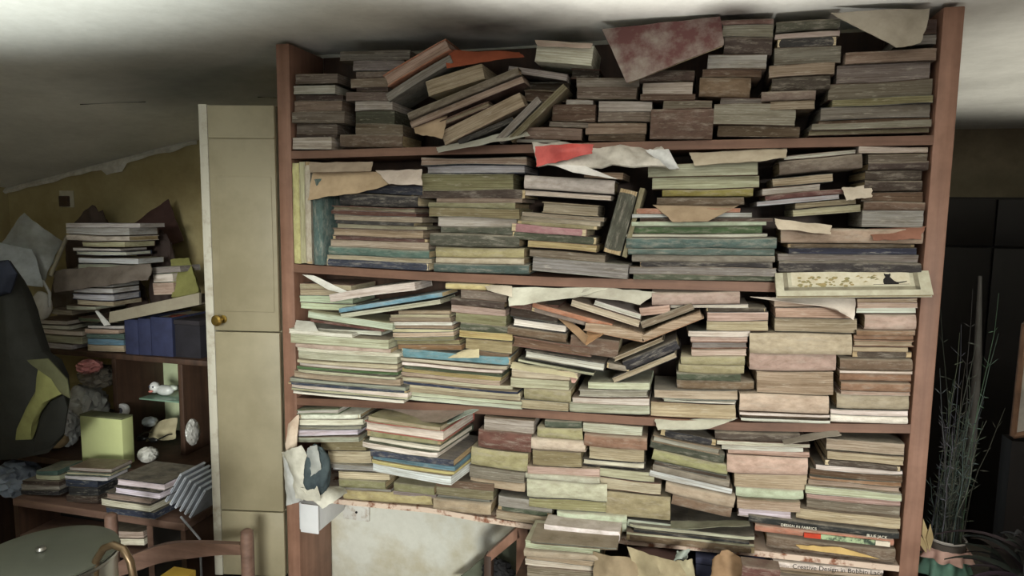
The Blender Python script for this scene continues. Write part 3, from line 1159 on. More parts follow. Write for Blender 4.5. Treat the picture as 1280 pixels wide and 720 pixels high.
# ---- the wide pictured book leaning against the second shelf's edge
def cat_book():
    c = [(972, 341, -0.012), (1162, 338, -0.012), (1167, 374, -0.05), (971, 370, -0.05)]
    P = [at(*q) for q in c]
    ex = (P[1] - P[0]).normalized(); ez = (P[0] - P[3]); ez = (ez - ex * ez.dot(ex)); h = ez.length; ez.normalize(); ey = ex.cross(ez) * -1
    if ey.y < 0: ey = -ey
    w = (P[2] - P[3]).length
    O = (P[3])
    M = Matrix(((ex.x, ey.x, ez.x, O.x), (ex.y, ey.y, ez.y, O.y), (ex.z, ey.z, ez.z, O.z), (0, 0, 0, 1)))
    root = empty('book', M, 'wide pale book with black cat picture leaning against second shelf edge', 'book', None)
    BC = m_plain('pale_grey_green_cover', (176, 172, 152), 0.75, 0.2, (150, 144, 124), 30)
    MB().box((0, 0, 0), (w, 0.002, h), bev=0.0006).build('front_cover', BC, root, local=True)
    MB().box((0.003, 0.002, 0.002), (w - 0.003, 0.010, h - 0.002)).build('page_block', PAPER, root, (190, 176, 144), local=True)
    MB().box((0, 0.010, 0), (w, 0.012, h), bev=0.0006).build('rear_cover', BC, root, local=True)
    INKB = m_plain('grey_green_print', (128, 122, 104), 0.8, 0.1, (108, 102, 86), 40)
    fr = MB(); y0, y1 = -0.0003, 0.0004
    a, e, tk = 0.018, w - 0.024, 0.010
    fr.box((a, y0, h * 0.22), (e, y1, h * 0.22 + 0.009)); fr.box((a, y0, h * 0.22), (a + tk, y1, h)); fr.box((e - tk, y0, h * 0.22), (e, y1, h))
    fr.build('printed_border', INKB, root, local=True, smooth=False)
    pan = MB(); pan.box((a + tk + 0.008, y0, h * 0.22 + 0.013), (e - tk - 0.008, y1, h)); pan.build('picture_panel', m_plain('pale_picture', (190, 184, 166), 0.8, 0.1, (170, 160, 136), 30), root, local=True, smooth=False)
    fo = MB(); rr = random.Random(4)
    for i in range(46):
        x = a + 0.03 + rr.random() * 0.12; z = h * 0.36 + rr.random() * h * 0.42; s = 0.003 + rr.random() * 0.004
        fo.add([Vector((x + s * math.cos(k * 1.05 + i), -0.0006 - 0.00001 * i, z + s * 0.6 * math.sin(k * 1.05 + i))) for k in range(6)], [tuple(range(6))])
    for i in range(10):
        x = w * 0.5 + rr.random() * 0.05; z = h * 0.5 + rr.random() * h * 0.3; s = 0.006
        fo.add([Vector((x, -0.0007, z)), Vector((x + s * 2, -0.0007, z + 0.002)), Vector((x + s, -0.0007, z + 0.005))], [(0, 1, 2)])
    fo.build('printed_foliage', m_plain('printed_leaves', (112, 112, 84), 0.8, 0.1, (150, 130, 90), 120), root, local=True, smooth=False)
    ct = MB(); cx, cz = w * 0.745, h * 0.45; k = h * 0.011
    body = [(-12, 0), (18, 0), (15, 6), (9, 12), (5, 20), (2, 27), (4, 34), (4, 41), (0, 38), (-5, 38), (-9, 41), (-9, 33), (-7, 27), (-12, 18), (-13, 8)]
    ct.add([Vector((cx + x * k * 1.5, -0.0008, cz + z * k)) for x, z in body], [tuple(range(len(body)))])
    tail = [(16, 2), (34, 4), (50, 8), (50, 11), (33, 8), (16, 7)]
    ct.add([Vector((cx + x * k, -0.0008, cz + z * k)) for x, z in tail], [tuple(range(len(tail)))])
    ct.box((cx - 50 * k, -0.0008, cz - 1.2 * k), (cx + 56 * k, -0.0004, cz))
    ct.build('printed_cat', INK_K, root, local=True, smooth=False)


cat_book()

# ---- large pictured book and loose covers on the top shelf
MARB = m_plain('marbled_grey_maroon_cover', (132, 122, 114), 0.85, 0.15, (92, 62, 60), 13, 0.38, 0.6)
P = [at(752, 36, -0.012), at(901, 21, -0.012), at(905, 56, -0.045), at(784, 104, -0.05)]
root = empty('book', Matrix.Translation(P[3]), 'large grey and maroon picture book hanging over top shelf under ceiling', 'book')
sheet(P, 12, 8, 0.0012, 0.003, 5).build('front_cover', MARB, root)
Q = [p + Vector((0, 0.0045, 0)) for p in P]
Q = [q.lerp(sum(Q, Vector()) / 4, 0.03) for q in Q]
sheet(Q, 12, 8, 0.0006, 0.008, 6).build('page_block', PAPER, root, (160, 146, 120))
o = patch([(1037, 16, -0.02), (1164, 11, -0.012), (1152, 54, -0.035), (1122, 60, -0.04)], 14, 8, 0.003, 0.002, 8).build('book_cover', TINT, None, (150, 142, 128))
tag(o, 'loose grey book cover drooping over tall pile by plant-side post, top shelf', 'book cover')

SHEETS = [
    # corners TL TR BR BL, amp, seed, colour, name, label, category
    ([(668, 49, -.008), (741, 54, -.008), (738, 60, -.012), (672, 57, -.012)], .0015, 11, (196, 176, 162), 'book_cover', 'loose pinkish cover lying on pale block-like book, top shelf', 'book cover'),
    ([(560, 62, .0), (650, 66, .06), (655, 71, .05), (558, 84, -.025)], .004, 12, (158, 86, 60), 'book_cover', 'orange-red cover spread over slid heap, top shelf', 'book cover'),
    ([(513, 150, -.03), (560, 141, -.035), (552, 172, -.04), (519, 166, -.03)], .007, 13, (170, 148, 122), 'paper', 'crumpled torn tan paper below sloping dark book, top shelf', 'paper'),
    ([(545, 185, -.03), (655, 160, -.03), (662, 168, -.035), (548, 191, -.035)], .004, 14, (170, 168, 156), 'paper', 'grey floppy leaves fanned under big sloping tan book, top shelf', 'paper'),
    ([(862, 190, -.02), (985, 182, -.02), (983, 196, -.035), (868, 205, -.03)], .006, 15, (176, 164, 144), 'paper', 'bent grey-tan leaf over yellow-green pile, second shelf', 'paper'),
    ([(386, 203, -.012), (466, 202, -.012), (464, 214, -.02), (388, 216, -.02)], .002, 16, (158, 142, 124), 'book_cover', 'grey-brown loose cover over draped brown paper, second shelf', 'book cover'),
    ([(392, 213, -.018), (520, 216, -.018), (478, 234, -.035), (384, 250, -.035)], .006, 17, (172, 150, 122), 'brown_paper', 'brown paper draped over teal upright book, second shelf', 'paper'),
    ([(470, 213, -.024), (528, 212, -.02), (527, 230, -.03), (486, 231, -.036)], .004, 18, (190, 176, 164), 'paper', 'torn crumpled pages above navy book, second shelf', 'paper'),
    ([(816, 256, -.018), (925, 256, -.018), (884, 276, -.045), (842, 277, -.045)], .003, 19, (158, 138, 114), 'paper', 'tan rounded flap hanging below yellow-green book, second shelf', 'paper'),
    ([(1052, 236, -.025), (1090, 230, -.025), (1090, 246, -.03), (1058, 252, -.03)], .004, 20, (196, 184, 168), 'paper', 'curled off-white page on leaning pile with maroon book, second shelf', 'paper'),
    ([(967, 273, -.03), (1040, 282, -.035), (1038, 292, -.04), (972, 286, -.035)], .003, 21, (206, 192, 172), 'paper', 'curved off-white folded leaflet on torn tan book, second shelf', 'paper'),
    ([(1086, 284, -.014), (1156, 284, -.014), (1150, 300, -.03), (1092, 300, -.03)], .005, 22, (132, 92, 76), 'brown_paper', 'torn reddish-brown paper strip on wide tan book, second shelf', 'paper'),
    ([(378, 343, -.015), (392, 344, -.015), (452, 373, -.03), (410, 362, -.03)], .002, 23, (214, 212, 204), 'paper', 'white sheet poking out at stack top beside cupboard, third shelf', 'paper'),
    ([(370, 400, -.04), (392, 402, -.03), (398, 414, -.045), (368, 412, -.05)], .002, 24, (208, 206, 196), 'paper', 'white folded sheet sticking out above overhanging stack, third shelf', 'paper'),
    ([(578, 438, -.025), (599, 434, -.025), (599, 447, -.03), (560, 447, -.03)], .001, 25, (206, 194, 160), 'paper', 'cream scrap of card between two magazine stacks, third shelf', 'paper'),
    ([(605, 357, -.02), (640, 358, -.02), (640, 371, -.03), (610, 364, -.03)], .002, 26, (206, 196, 178), 'paper', 'curled cream page beside yellow book, third shelf', 'paper'),
    ([(634, 359, -.02), (765, 359, -.02), (722, 371, -.045), (636, 382, -.045)], .003, 27, (206, 204, 188), 'paper', 'large white paper draped over brown stack, third shelf', 'paper'),
    ([(735, 360, -.01), (822, 366, -.01), (800, 381, -.03), (722, 371, -.03)], .004, 28, (176, 172, 158), 'paper', 'grey crumpled sheet under shelf board beside white paper, third shelf', 'paper'),
    ([(697, 398, -.035), (716, 404, -.04), (735, 420, -.055), (731, 430, -.05)], .002, 29, (152, 124, 96), 'brown_paper', 'torn tan strip of paper hanging in a V, third shelf', 'paper'),
    ([(734, 411, -.05), (758, 412, -.05), (752, 418, -.055), (732, 430, -.055)], .002, 30, (190, 150, 112), 'paper', 'torn orange-tan paper corner before squat brown book, third shelf', 'paper'),
    ([(640, 452, -.02), (716, 462, -.02), (722, 473, -.03), (638, 460, -.03)], .004, 31, (206, 196, 162), 'paper', 'crinkled cream wrapper on swollen cream books, third shelf', 'paper'),
    ([(712, 463, -.03), (722, 464, -.03), (720, 478, -.035), (714, 478, -.035)], .003, 32, (206, 166, 156), 'paper', 'small torn pink scrap on swollen cream books, third shelf', 'paper'),
    ([(938, 370, -.03), (1070, 373, -.03), (1068, 400, -.045), (1040, 384, -.05)], .003, 33, (214, 202, 190), 'paper', 'white curling sheet over stack of fat tan books, third shelf', 'paper'),
    ([(818, 523, -.022), (922, 522, -.022), (886, 534, -.035), (822, 537, -.035)], .003, 34, (196, 194, 178), 'paper', 'torn pale cover hanging over third shelf edge', 'paper'),
    ([(828, 499, -.02), (920, 501, -.02), (918, 505, -.025), (872, 503, -.025)], .001, 35, (214, 210, 200), 'paper', 'white sheet between two tan books above third shelf edge', 'paper'),
    ([(838, 651, -.02), (936, 648, -.02), (938, 655, -.035), (838, 660, -.035)], .004, 36, (122, 124, 104), 'magazine', 'curved grey-green magazine over flat folders, bottom shelf', 'magazine'),
    ([(976, 548, -.03), (1046, 538, -.01), (1052, 545, -.02), (980, 556, -.035)], .003, 37, (140, 132, 120), 'paper', 'bent grey cover sticking out between two stacks, bottom shelf', 'paper'),
    ([(456, 521, -.088), (505, 503, .02), (592, 508, .03), (552, 528, -.09)], .0015, 38, (150, 132, 122), 'booklet', 'grey-pink picture booklet topmost on glossy overhanging stack, bottom shelf', 'booklet'),
    ([(552, 524, -.09), (590, 506, .0), (604, 510, .01), (560, 530, -.085)], .002, 39, (150, 166, 156), 'leaflet', 'pale green leaflet at corner of glossy overhanging stack, bottom shelf', 'leaflet'),
]
for (c, amp, sd, colr, nm, lab, cat) in SHEETS:
    c = [c[0][:2] + (max(c[0][2], 0.004),), c[1][:2] + (max(c[1][2], 0.004),), c[2], c[3]]
    o = patch(c, 14, 8, amp, 0.0012, sd).build(nm, GLOSS if nm in ('magazine', 'booklet', 'leaflet') else TINT, None, colr)
    tag(o, lab, cat, 'loose sheets among the books')

# ---- the book lying open like a V
def open_book():
    Y = -0.03
    pa, pv, pb = at(729, 413, Y), at(804, 428, Y), at(880, 398, Y)
    root = empty('book', Matrix.Translation(pv), 'open tan book lying spine down like a V, third shelf', 'book', G3)
    for a, b, th, nm in ((pa, pv, 0.026, 'left_half'), (pv, pb, 0.022, 'right_half')):
        u = (b - a).normalized(); v = Vector((-u.z, 0, u.x)); L = (b - a).length; D = Vector((0, 0.13, 0))
        mb = MB(); mb.hexa([a, b, b + v * 0.002, a + v * 0.002, a + D, b + D, b + v * 0.002 + D, a + v * 0.002 + D]); mb.build('cover', COVER, root, (150, 118, 94), smooth=False)
        vs = []; fs = []; nn = 10
        for i in range(nn + 1):
            t = i / nn; p = a.lerp(b, 0.02 + 0.96 * t); h = th * (0.75 + 0.25 * math.sin(math.pi * t))
            for yy in (0.002, 0.125):
                vs += [p + v * 0.002 + Vector((0, yy, 0)), p + v * h + Vector((0, yy, 0))]
        for i in range(nn):
            o4 = i * 4
            fs += [(o4, o4 + 1, o4 + 5, o4 + 4), (o4 + 2, o4 + 6, o4 + 7, o4 + 3), (o4 + 1, o4 + 3, o4 + 7, o4 + 5), (o4, o4 + 4, o4 + 6, o4 + 2)]
        fs += [(0, 2, 3, 1), (nn * 4, nn * 4 + 1, nn * 4 + 3, nn * 4 + 2)]
        mb = MB(); mb.add(vs, fs); mb.build('page_block', PAPER, root, (166, 146, 126))


open_book()
tilted(803, 411, 868, 387, 9, 'df', 'grey-brown book lying along the open book, third shelf', G3, -0.012, 0.13, 'd')

# ---- plastic bag with red print on the second shelf
o = empty('plastic_bag', Matrix.Translation(at(760, 200, -0.03)), 'white plastic bag with red print lying across second shelf piles', 'plastic bag')
patch([(666, 183, .004), (826, 184, .004), (850, 206, -.05), (672, 208, -.05)], 26, 10, .010, .004, 41, .012, 12).build('body', m_plain('milky_plastic', (196, 190, 180), 0.3, 0.5, (150, 144, 134), 20, bumps=0.4), o)
patch([(668, 182, -.048), (742, 180, -.048), (738, 206, -.062), (670, 208, -.062)], 14, 8, .006, .002, 42, .010, 12, trim=lambda u: 1.0 - 0.55 * u).build('red_print', m_plain('red_plastic_print', (196, 84, 76), 0.4, 0.4, (160, 60, 56), 24), o)
patch([(690, 206, -.05), (732, 208, -.05), (772, 224, -.055), (716, 216, -.055)], 14, 4, .004, .002, 43, .0, 12).build('torn_strip', m_plain('milky_plastic_strip', (206, 202, 196), 0.3, 0.5, (170, 166, 160), 20), o)
patch([(806, 188, -.035), (836, 186, -.035), (849, 211, -.055), (838, 212, -.05)], 8, 8, .006, .002, 44, .006, 12).build('handle', m_plain('milky_plastic_handle', (206, 206, 204), 0.3, 0.5, (160, 160, 158), 20), o)

# ---- crumpled bag holding dark cloth over the bottom shelf's end
o = empty('crumpled_bag', Matrix.Translation(at(390, 600, -0.05)), 'crumpled white bag with dark blue cloth at bottom shelf end beside cupboard', 'bag')
lump(at(396, 590, -0.075), (0.040, 0.035, 0.076), 51, 0.20, 2.0, 4).build('cloth', m_plain('dark_blue_green_cloth', (76, 86, 88), 0.9, 0.1, (48, 56, 62), 14), o)
WRAP = m_plain('creamy_crumpled_wrapper', (206, 202, 190), 0.5, 0.4, (170, 166, 152), 18, bumps=0.4)
patch([(353, 566, -.06), (377, 556, -.10), (399, 628, -.12), (372, 622, -.08)], 10, 20, .008, .002, 52, .014, 10).build('wrapper', WRAP, o)
patch([(352, 570, -.035), (362, 566, -.07), (378, 626, -.09), (358, 632, -.035)], 8, 18, .006, .002, 53, .010, 10).build('wrapper', m_plain('white_crumpled_plastic', (206, 206, 204), 0.35, 0.5, (172, 172, 170), 18), o)
patch([(376, 610, -.11), (432, 608, .006), (434, 616, -.08), (404, 635, -.10)], 14, 8, .006, .002, 54, .006, 10).build('wrapper', WRAP, o)
patch([(384, 560, -.095), (396, 556, -.085), (402, 586, -.118), (388, 596, -.122)], 8, 10, .006, .002, 58, .006, 10).build('wrapper', m_plain('grey_wrapper_fold', (160, 160, 154), 0.5, 0.4, (130, 132, 130), 18), o)
patch([(359, 530, -.03), (372, 518, -.03), (370, 560, -.05), (356, 570, -.05)], 6, 10, .006, .002, 55, .006, 10).build('paper_roll', m_plain('pinkish_rolled_paper', (204, 186, 168), 0.8, 0.1, (170, 150, 132), 18), o)
# the white switch box and metal bracket below the shelf
p = at(397, 640, 0.03)
sb = empty('white_switch_box', Matrix.Translation(p), 'white box mounted under bottom shelf on the post beside cupboard', 'box')
a = at(378, 662, 0.0); b_ = at(398, 624, 0.0); b_.x = max(b_.x, TP + 0.03); b_.z = shelf_z(4, TP + .03) - 0.024
MB().box((TP + 0.0015, -0.003, a.z), (b_.x, DEP * 0.85, b_.z), bev=0.003).build('body', m_plain('white_plastic_box', (206, 206, 206), 0.5, 0.4, (190, 190, 192), 8), sb)
MB().box((a.x, -0.010, a.z - 0.003), (b_.x + 0.004, -0.004, b_.z), bev=0.002).build('front_plate', m_plain('white_front_plate', (214, 214, 216), 0.45, 0.4, (204, 204, 206), 8), sb)
p = at(446, 640, DEP); q = at(429, 648, DEP); r_ = at(461, 633, DEP)
mbk = empty('wall_socket', Matrix.Translation(p), 'pale metal wall plate with one dark hole below bottom shelf', 'wall plate'); mbk['kind'] = 'thing'
MB().box((q.x, DEP - 0.002, q.z), (r_.x, DEP + 0.011, r_.z), bev=0.002).build('plate', m_plain('painted_metal', (196, 194, 188), 0.5, 0.5, (150, 132, 116), 40, 0.3, 0.5), mbk)
MB().tube([p + Vector((0, -0.004, 0)), p + Vector((0, 0.002, 0))], 0.004, 12).build('screw_hole', INK_K, mbk)

# ---- yellow cupboard beside the bookcase
DOORP = m_plain('yellowed_cream_paint', (136, 127, 104), 0.5, 0.4, (124, 115, 92), 5, 0.4, 0.6)
EDGEP = m_plain('worn_white_edge_paint', (168, 163, 150), 0.6, 0.3, (138, 130, 114), 22, 0.3, 0.5)
LT, RTp = at(247, 129, -0.055), at(349, 137.5, -0.008)
LB, RB = at(260, 716, -0.055), at(358, 708, -0.008)
cu = empty('cupboard', Matrix.Translation(Vector((RTp.x - 0.02, 0.02, 0))), 'tall narrow yellowed cupboard with brass knob beside the bookcase', 'cupboard')
ex = Vector((RTp.x - LT.x, 0.047, 0)); cw = ex.length; ex.normalize(); ey = Vector((-ex.y, ex.x, 0))
x_l = LT.x; cw = (Vector((-0.004, -0.008, 0)) - Vector((x_l, -0.055, 0))).length
M = Matrix(((ex.x, ey.x, 0, x_l), (ex.y, ey.y, 0, -0.055), (0, 0, 1, 0), (0, 0, 0, 1)))
zt = LT.z - 0.004; zb = LB.z
MB().box((0.012, 0.022, zb), (cw, 0.20, zt), M).build('body', DOORP, cu, smooth=False)
MB().box((0, 0.0, zb - 0.004), (0.026, 0.2, zt + 0.002), M, 0.003).build('edge_stile', EDGEP, cu)
zk1, zk2 = at(300, 414, -0.03).z, at(300, 637, -0.03).z
for nm, z0, z1 in (('upper_door', zk1 + 0.002, zt - 0.001), ('middle_door', zk2 + 0.002, zk1 - 0.002), ('lower_door', zb, zk2 - 0.002)):
    d = MB().box((0.027, 0.0, z0), (cw, 0.021, z1), M, 0.002).build(nm, DOORP, cu)
    if nm == 'upper_door':
        zm1, zm2 = at(300, 171, -0.03).z, at(300, 221, -0.03).z
        mo = MB(); mo.box((0.03, -0.004, zm1 - 0.005), (cw - 0.001, 0.002, zm1), M, 0.001); mo.build('panel_moulding', DOORP, d)
        mo = MB(); mo.box((0.05, -0.0025, zk1 + 0.06), (cw - 0.012, 0.002, zm2), M, 0.002); mo.build('raised_panel', DOORP, d)
        kp = at(277, 400, -0.06)
        mo = MB(); mo.lathe([(0.0, 0.040), (0.012, 0.039), (0.0165, 0.034), (0.0165, 0.027), (0.012, 0.020), (0.006, 0.016), (0.006, 0.004), (0.012, 0.002), (0.012, 0.0)], 20,
                            Matrix.Translation(M @ Vector((0.055, 0.0, kp.z))) @ Matrix.Rotation(math.pi / 2, 4, 'X'))
        m, nt, b = newmat('tarnished_brass', 0.32, 0.5); b.inputs['Metallic'].default_value = 0.9; b.inputs['Base Color'].default_value = lin((150, 124, 62))
        mo.build('knob', m, d)
for x in (0.03, cw - 0.03):
    for y in (0.04, 0.17):
        MB().box((x - 0.015, y - 0.015, 0), (x + 0.015, y + 0.015, zb), M).build('leg', WOOD_BLK, cu)
# ================================================================== the alcove behind the cupboard
def boxat(x0, y0, x1, y1, Yf, d, name, mat, parent=None, color=None, bev=0.003):
    a = at(x0, y1, Yf); b = at(x1, y0, Yf)
    return MB().box((a.x, Yf, a.z), (b.x, Yf + d, b.z), bev=bev).build(name, mat, parent, color)


YF = 0.48                                                                  # front of the shelf unit in the alcove
su = empty('shelf_unit', Matrix.Translation(Vector((at(150, 560, YF).x, YF + 0.2, 0))), 'brown open shelf unit in the alcove carrying papers and bags', 'shelf unit')
YB = YF - 0.17
zt1 = at(150, 443, YF).z; zl = at(150, 584, YB).z
xa, xb = at(-60, 450, YF).x, at(262, 450, YF).x
MB().box((xa, YF, zt1 - 0.022), (xb, YF + 0.45, zt1), bev=0.002).build('top_board', WOOD_D, su)
MB().box((xa, YB, zl - 0.025), (xb, YF + 0.45, zl), bev=0.002).build('middle_board', WOOD_D, su)
for px in (141, 223):
    x0 = at(px, 500, YF).x
    MB().box((x0, YF + 0.002, zl + 0.0005), (x0 + 0.022, YF + 0.44, zt1 - 0.0225), bev=0.002).build('divider', WOOD_D, su)
x0, x1 = at(151.5, 500, YF).x, at(222, 500, YF).x
zg = at(200, 497, YF + .05).z
MB().box((x0 + 0.07, YF + 0.02, zg - 0.006), (x1 + 0.008, YF + 0.25, zg), bev=0.001).build('glass_shelf', m_plain('green_edged_glass', (126, 150, 132), 0.1, 0.5, (96, 124, 108), 6), su)
xm = at(190, 500, YF + .26).x; x1 = at(224, 500, YF + .26).x
MB().box((x0 + 0.014, YF + 0.3, zl + 0.001), (x1 + 0.02, YF + 0.32, zt1 - 0.023)).build('back_panel', WOOD_BLK, su)
MB().box((xm, YF + 0.26, zl + 0.001), (x1, YF + 0.298, zt1 - 0.023), bev=0.002).build('inner_panel', m_plain('pale_green_board', (176, 184, 150), 0.7, 0.2, (158, 166, 134), 8), su)
for x in (xa + 0.01, xb - 0.04):
    MB().box((x, YF + 0.02, 0), (x + 0.03, YF + 0.43, zl - 0.026)).build('side_panel', WOOD_D, su)

GA = 'papers piled on the alcove shelf unit'
KW = dict(group=GA, wave=0.0004, depth=0.16)
stack('in upper white pile on alcove shelf', '''
279 284 82 172 lm
284 293 82 162 lf
294 301 84 164 ws
302 308 104 158 cm
310 313.5 92 150 lm
314 319 92 156 wh n
322 329 98 172 lf
330 336 100 156 em
337 349 86 146 Df
350 359 90 140 lf
360 366 90 141 lm
367 375 92 143 lh n
376 382 94 140 cf
383 388 83 120 qm
389 396 62 88 cf
397 402 100 148 Gm''', 0.03, 118, Y=YF + 0.02, **KW)
stack('in low pile nearest dark jacket, alcove shelf', '''
401 407 37 82 wf
408 413 36 86 wm
414 421 38 100 wf
422 432 50 102 cf
433 440 58 92 lm''', 0.07, 72, Y=YF + 0.02, floor=zt1, **KW)
stack('in low pile beside navy binders, alcove shelf', '''
407 411 110 154 wm
412 418 106 150 kf
419 424 110 156 Tm
425 433 112 156 bf
434 442.5 110 155 cf''', 0.03, 132, Y=YF + 0.02, floor=zt1, **KW)
# navy binders standing in a row
for i, (x0, x1) in enumerate(((157, 172), (173, 187), (188, 213))):
    a, b_ = at(x0, 442, YF + .01), at(x1, 400 - i, YF + .01)
    w = b_.x - a.x - 0.002
    bi = empty('binder', Matrix.Translation(Vector((a.x, YF + 0.01 + 0.004 * i, zt1 + 0.0006))), f'navy binder {("next to the low paper pile", "in the middle of the row of three", "widest of the three")[i]}, alcove shelf', 'binder', 'navy binders on the alcove shelf')
    MB().box((0, 0, 0), (w, 0.012, b_.z - zt1), bev=0.003).build('spine', TINT, bi, (50, 54, 82), local=True)
    MB().box((0, 0.012, 0), (0.004, 0.23, b_.z - zt1)).build('board', TINT, bi, (46, 50, 74), local=True)
    MB().box((w - 0.004, 0.012, 0), (w, 0.23, b_.z - zt1)).build('board', TINT, bi, (46, 50, 74), local=True)
    MB().box((0.005, 0.014, 0.004), (w - 0.005, 0.22, b_.z - zt1 - 0.006)).build('paper_block', PAPER, bi, (196, 190, 176), local=True)
a, b_ = at(216, 443, YF + .01), at(246, 402, YF + .01)
bx = empty('box', Matrix.Translation(Vector((a.x, YF + .01, zt1))), 'black box file between navy binders and cupboard', 'box')
MB().box((0, 0.015, 0.0005), (b_.x - a.x, 0.22, b_.z - zt1 - 0.02), bev=0.003).build('body', TINT, bx, (38, 36, 42), local=True)
MB().box((-0.002, 0.012, b_.z - zt1 - 0.0198), (b_.x - a.x + 0.002, 0.223, b_.z - zt1), bev=0.003).build('lid', TINT, bx, (46, 42, 46), local=True)
# tilted box lid over the binders
P = [at(136, 404, YF - .02), at(249, 381, YF - .02), at(249, 366, YF - .02), at(137, 390, YF - .02)]
dv = Vector((0, 0.16, 0.0))
wl = empty('tray', Matrix.Translation(P[0]), 'long grey-beige tray tilted across the navy binders', 'tray')
mb = MB(); mb.hexa(P + [p + Vector((0, 0.012, 0)) for p in P]); mb.build('front_rim', m_plain('grey_beige_board', (150, 142, 124), 0.8, 0.2, (130, 120, 104), 9), wl, smooth=False)
mb = MB(); mb.hexa([P[0] + Vector((0, .012, 0)), P[1] + Vector((0, .012, 0)), P[1] + Vector((0, .012, .006)), P[0] + Vector((0, .012, .006))] + [P[0] + dv, P[1] + dv, P[1] + dv + Vector((0, 0, .006)), P[0] + dv + Vector((0, 0, .006))])
mb.build('tray_floor', m_plain('grey_beige_floor', (110, 100, 86), 0.8, 0.2), wl, smooth=False)
mb = MB(); mb.hexa([p + dv for p in P] + [p + dv + Vector((0, .012, 0)) for p in P]); mb.build('rear_rim', m_plain('grey_beige_rim', (140, 130, 112), 0.8, 0.2), wl, smooth=False)
# soft and crumpled things on top
def soft(px, py, Y, size, seed, mat, color, name, label, cat, amp=0.25, freq=2.2, flat=None, sharp=False, base=None):
    c = at(px, py, Y)
    if base is not None:                                    # a heap that reaches down to the board
        top = c.z + size[2]; size = (size[0], size[1], (top - base) / 2); c.z = (top + base) / 2
    o = lump(c, size, seed, amp, freq, 4, flat, sharp).build(name, mat, None, color)
    return tag(o, label, cat)


o = patch([(64, 338, YF + .012), (188, 330, YF + .012), (184, 350, YF - .02), (70, 366, YF - .02)], 22, 8, .010, .004, 60, .01, 14).build('grey_blanket', TINT, None, (112, 102, 94)); tag(o, 'grey-brown blanket edge hanging across the white pile, alcove shelf', 'blanket')
soft(112, 276, YF + .38, (0.14, 0.045, 0.075), 61, TINT, (92, 78, 72), 'brown_cloth', 'dark brown cloth heap behind upper white pile, alcove shelf', 'cloth', 0.25, 1.6, base=zt1)
mb = sheet([at(150, 292, YF + .30), at(212, 250, YF + .40), at(228, 300, YF + .42), at(172, 322, YF + .24)], 12, 10, .012, .004, 62, .03)
o = mb.build('leather_bag', TINT, None, (74, 52, 48)); tag(o, 'dark maroon peaked bag flap beside cupboard, alcove shelf', 'bag')
soft(203, 322, YF + .24, (0.06, 0.035, 0.11), 63, TINT, (62, 50, 46), 'dark_bag', 'dark brown slumped bag between white pile and cupboard, alcove shelf', 'bag', 0.25, 1.7, base=zt1)
soft(100, 362, YF + .27, (0.15, 0.04, 0.11), 64, TINT, (104, 94, 86), 'grey_blanket', 'grey-brown crumpled blanket around the white pile, alcove shelf', 'blanket', 0.25, 1.8, base=zt1)
soft(172, 372, YF + .25, (0.05, 0.03, 0.08), 65, TINT, (70, 56, 50), 'brown_blanket', 'dark brown blanket fold right behind tilted tray, alcove shelf'.replace('right ', ''), 'blanket', 0.25, 1.8, base=zt1)
o = sheet([at(213, 325, YF + .12), at(236, 322, YF + .14), at(248, 364, YF + .04), at(214, 371, YF + .04)], 8, 10, .006, .02, 66, .01).build('olive_cushion', TINT, None, (126, 124, 74)); tag(o, 'olive green cloth folder leaning beside the cupboard, alcove shelf', 'folder')
stack('in small pile behind tilted tray, alcove shelf', '''
333 341 190 226 ef
342 352 192 216 wf
353 368 192 218 kf''', -0.05, 206, Y=YF + 0.06, group=GA, depth=0.12)
o = sheet([at(30, 266, YF + .05), at(78, 302, YF + .1), at(54, 356, YF + .0), at(-20, 330, YF - .05)], 14, 12, .012, .003, 67, .03).build('plastic_sheet', SHINY, None, (150, 152, 148)); tag(o, 'grey translucent plastic sheet slumped above the dark jacket', 'plastic sheet')
o = sheet([at(-20, 300, YF - .04), at(40, 312, YF - .02), at(52, 358, YF - .06), at(-20, 350, YF - .1)], 12, 10, .014, .003, 68, .02).build('plastic_bag', SHINY, None, (178, 184, 188)); tag(o, 'pale crumpled plastic bag just above the dark jacket', 'plastic bag')
pA_, pB_ = at(63, 345, YF - .01), at(84, 295, YF + .08)
o = MB().tube([pA_, pA_.lerp(pB_, .5), pB_], 0.008, 8).build('wooden_stick', m_plain('grey_stick', (150, 142, 122), 0.8, 0.2), None); tag(o, 'thin grey stick slanting against the plastic sheet', 'stick')
# rolled white paper
o = empty('paper_roll', Matrix.Translation(at(54, 384, YF - .01)), 'white rolled paper standing beside the dark jacket', 'paper roll')
lump(at(52, 382, YF - .01), (0.045, 0.03, 0.06), 69, 0.12, 1.5, 3).build('roll', TINT, o, (206, 204, 196))
MB().tube([at(44, 347, YF - .02), at(54, 352, YF - .03), at(62, 366, YF - .03), at(62, 384, YF - .03)], 0.006, 8).build('string', TINT, o, (190, 190, 188))
o = sheet([at(119, 389, YF + .015), at(124, 389, YF + .03), at(138, 406, YF - .01), at(130, 407, YF - .01)], 6, 8, .002, .002, 70, .006).build('paper', TINT, None, (214, 212, 208)); tag(o, 'curled white scrap of paper at the tilted tray corner', 'paper')
soft(222, 398, YF + .10, (0.05, 0.05, 0.014), 71, TINT, (124, 62, 48), 'red_cloth', 'rust-red cloth squashed between tray and black box file', 'cloth', 0.3, 3)

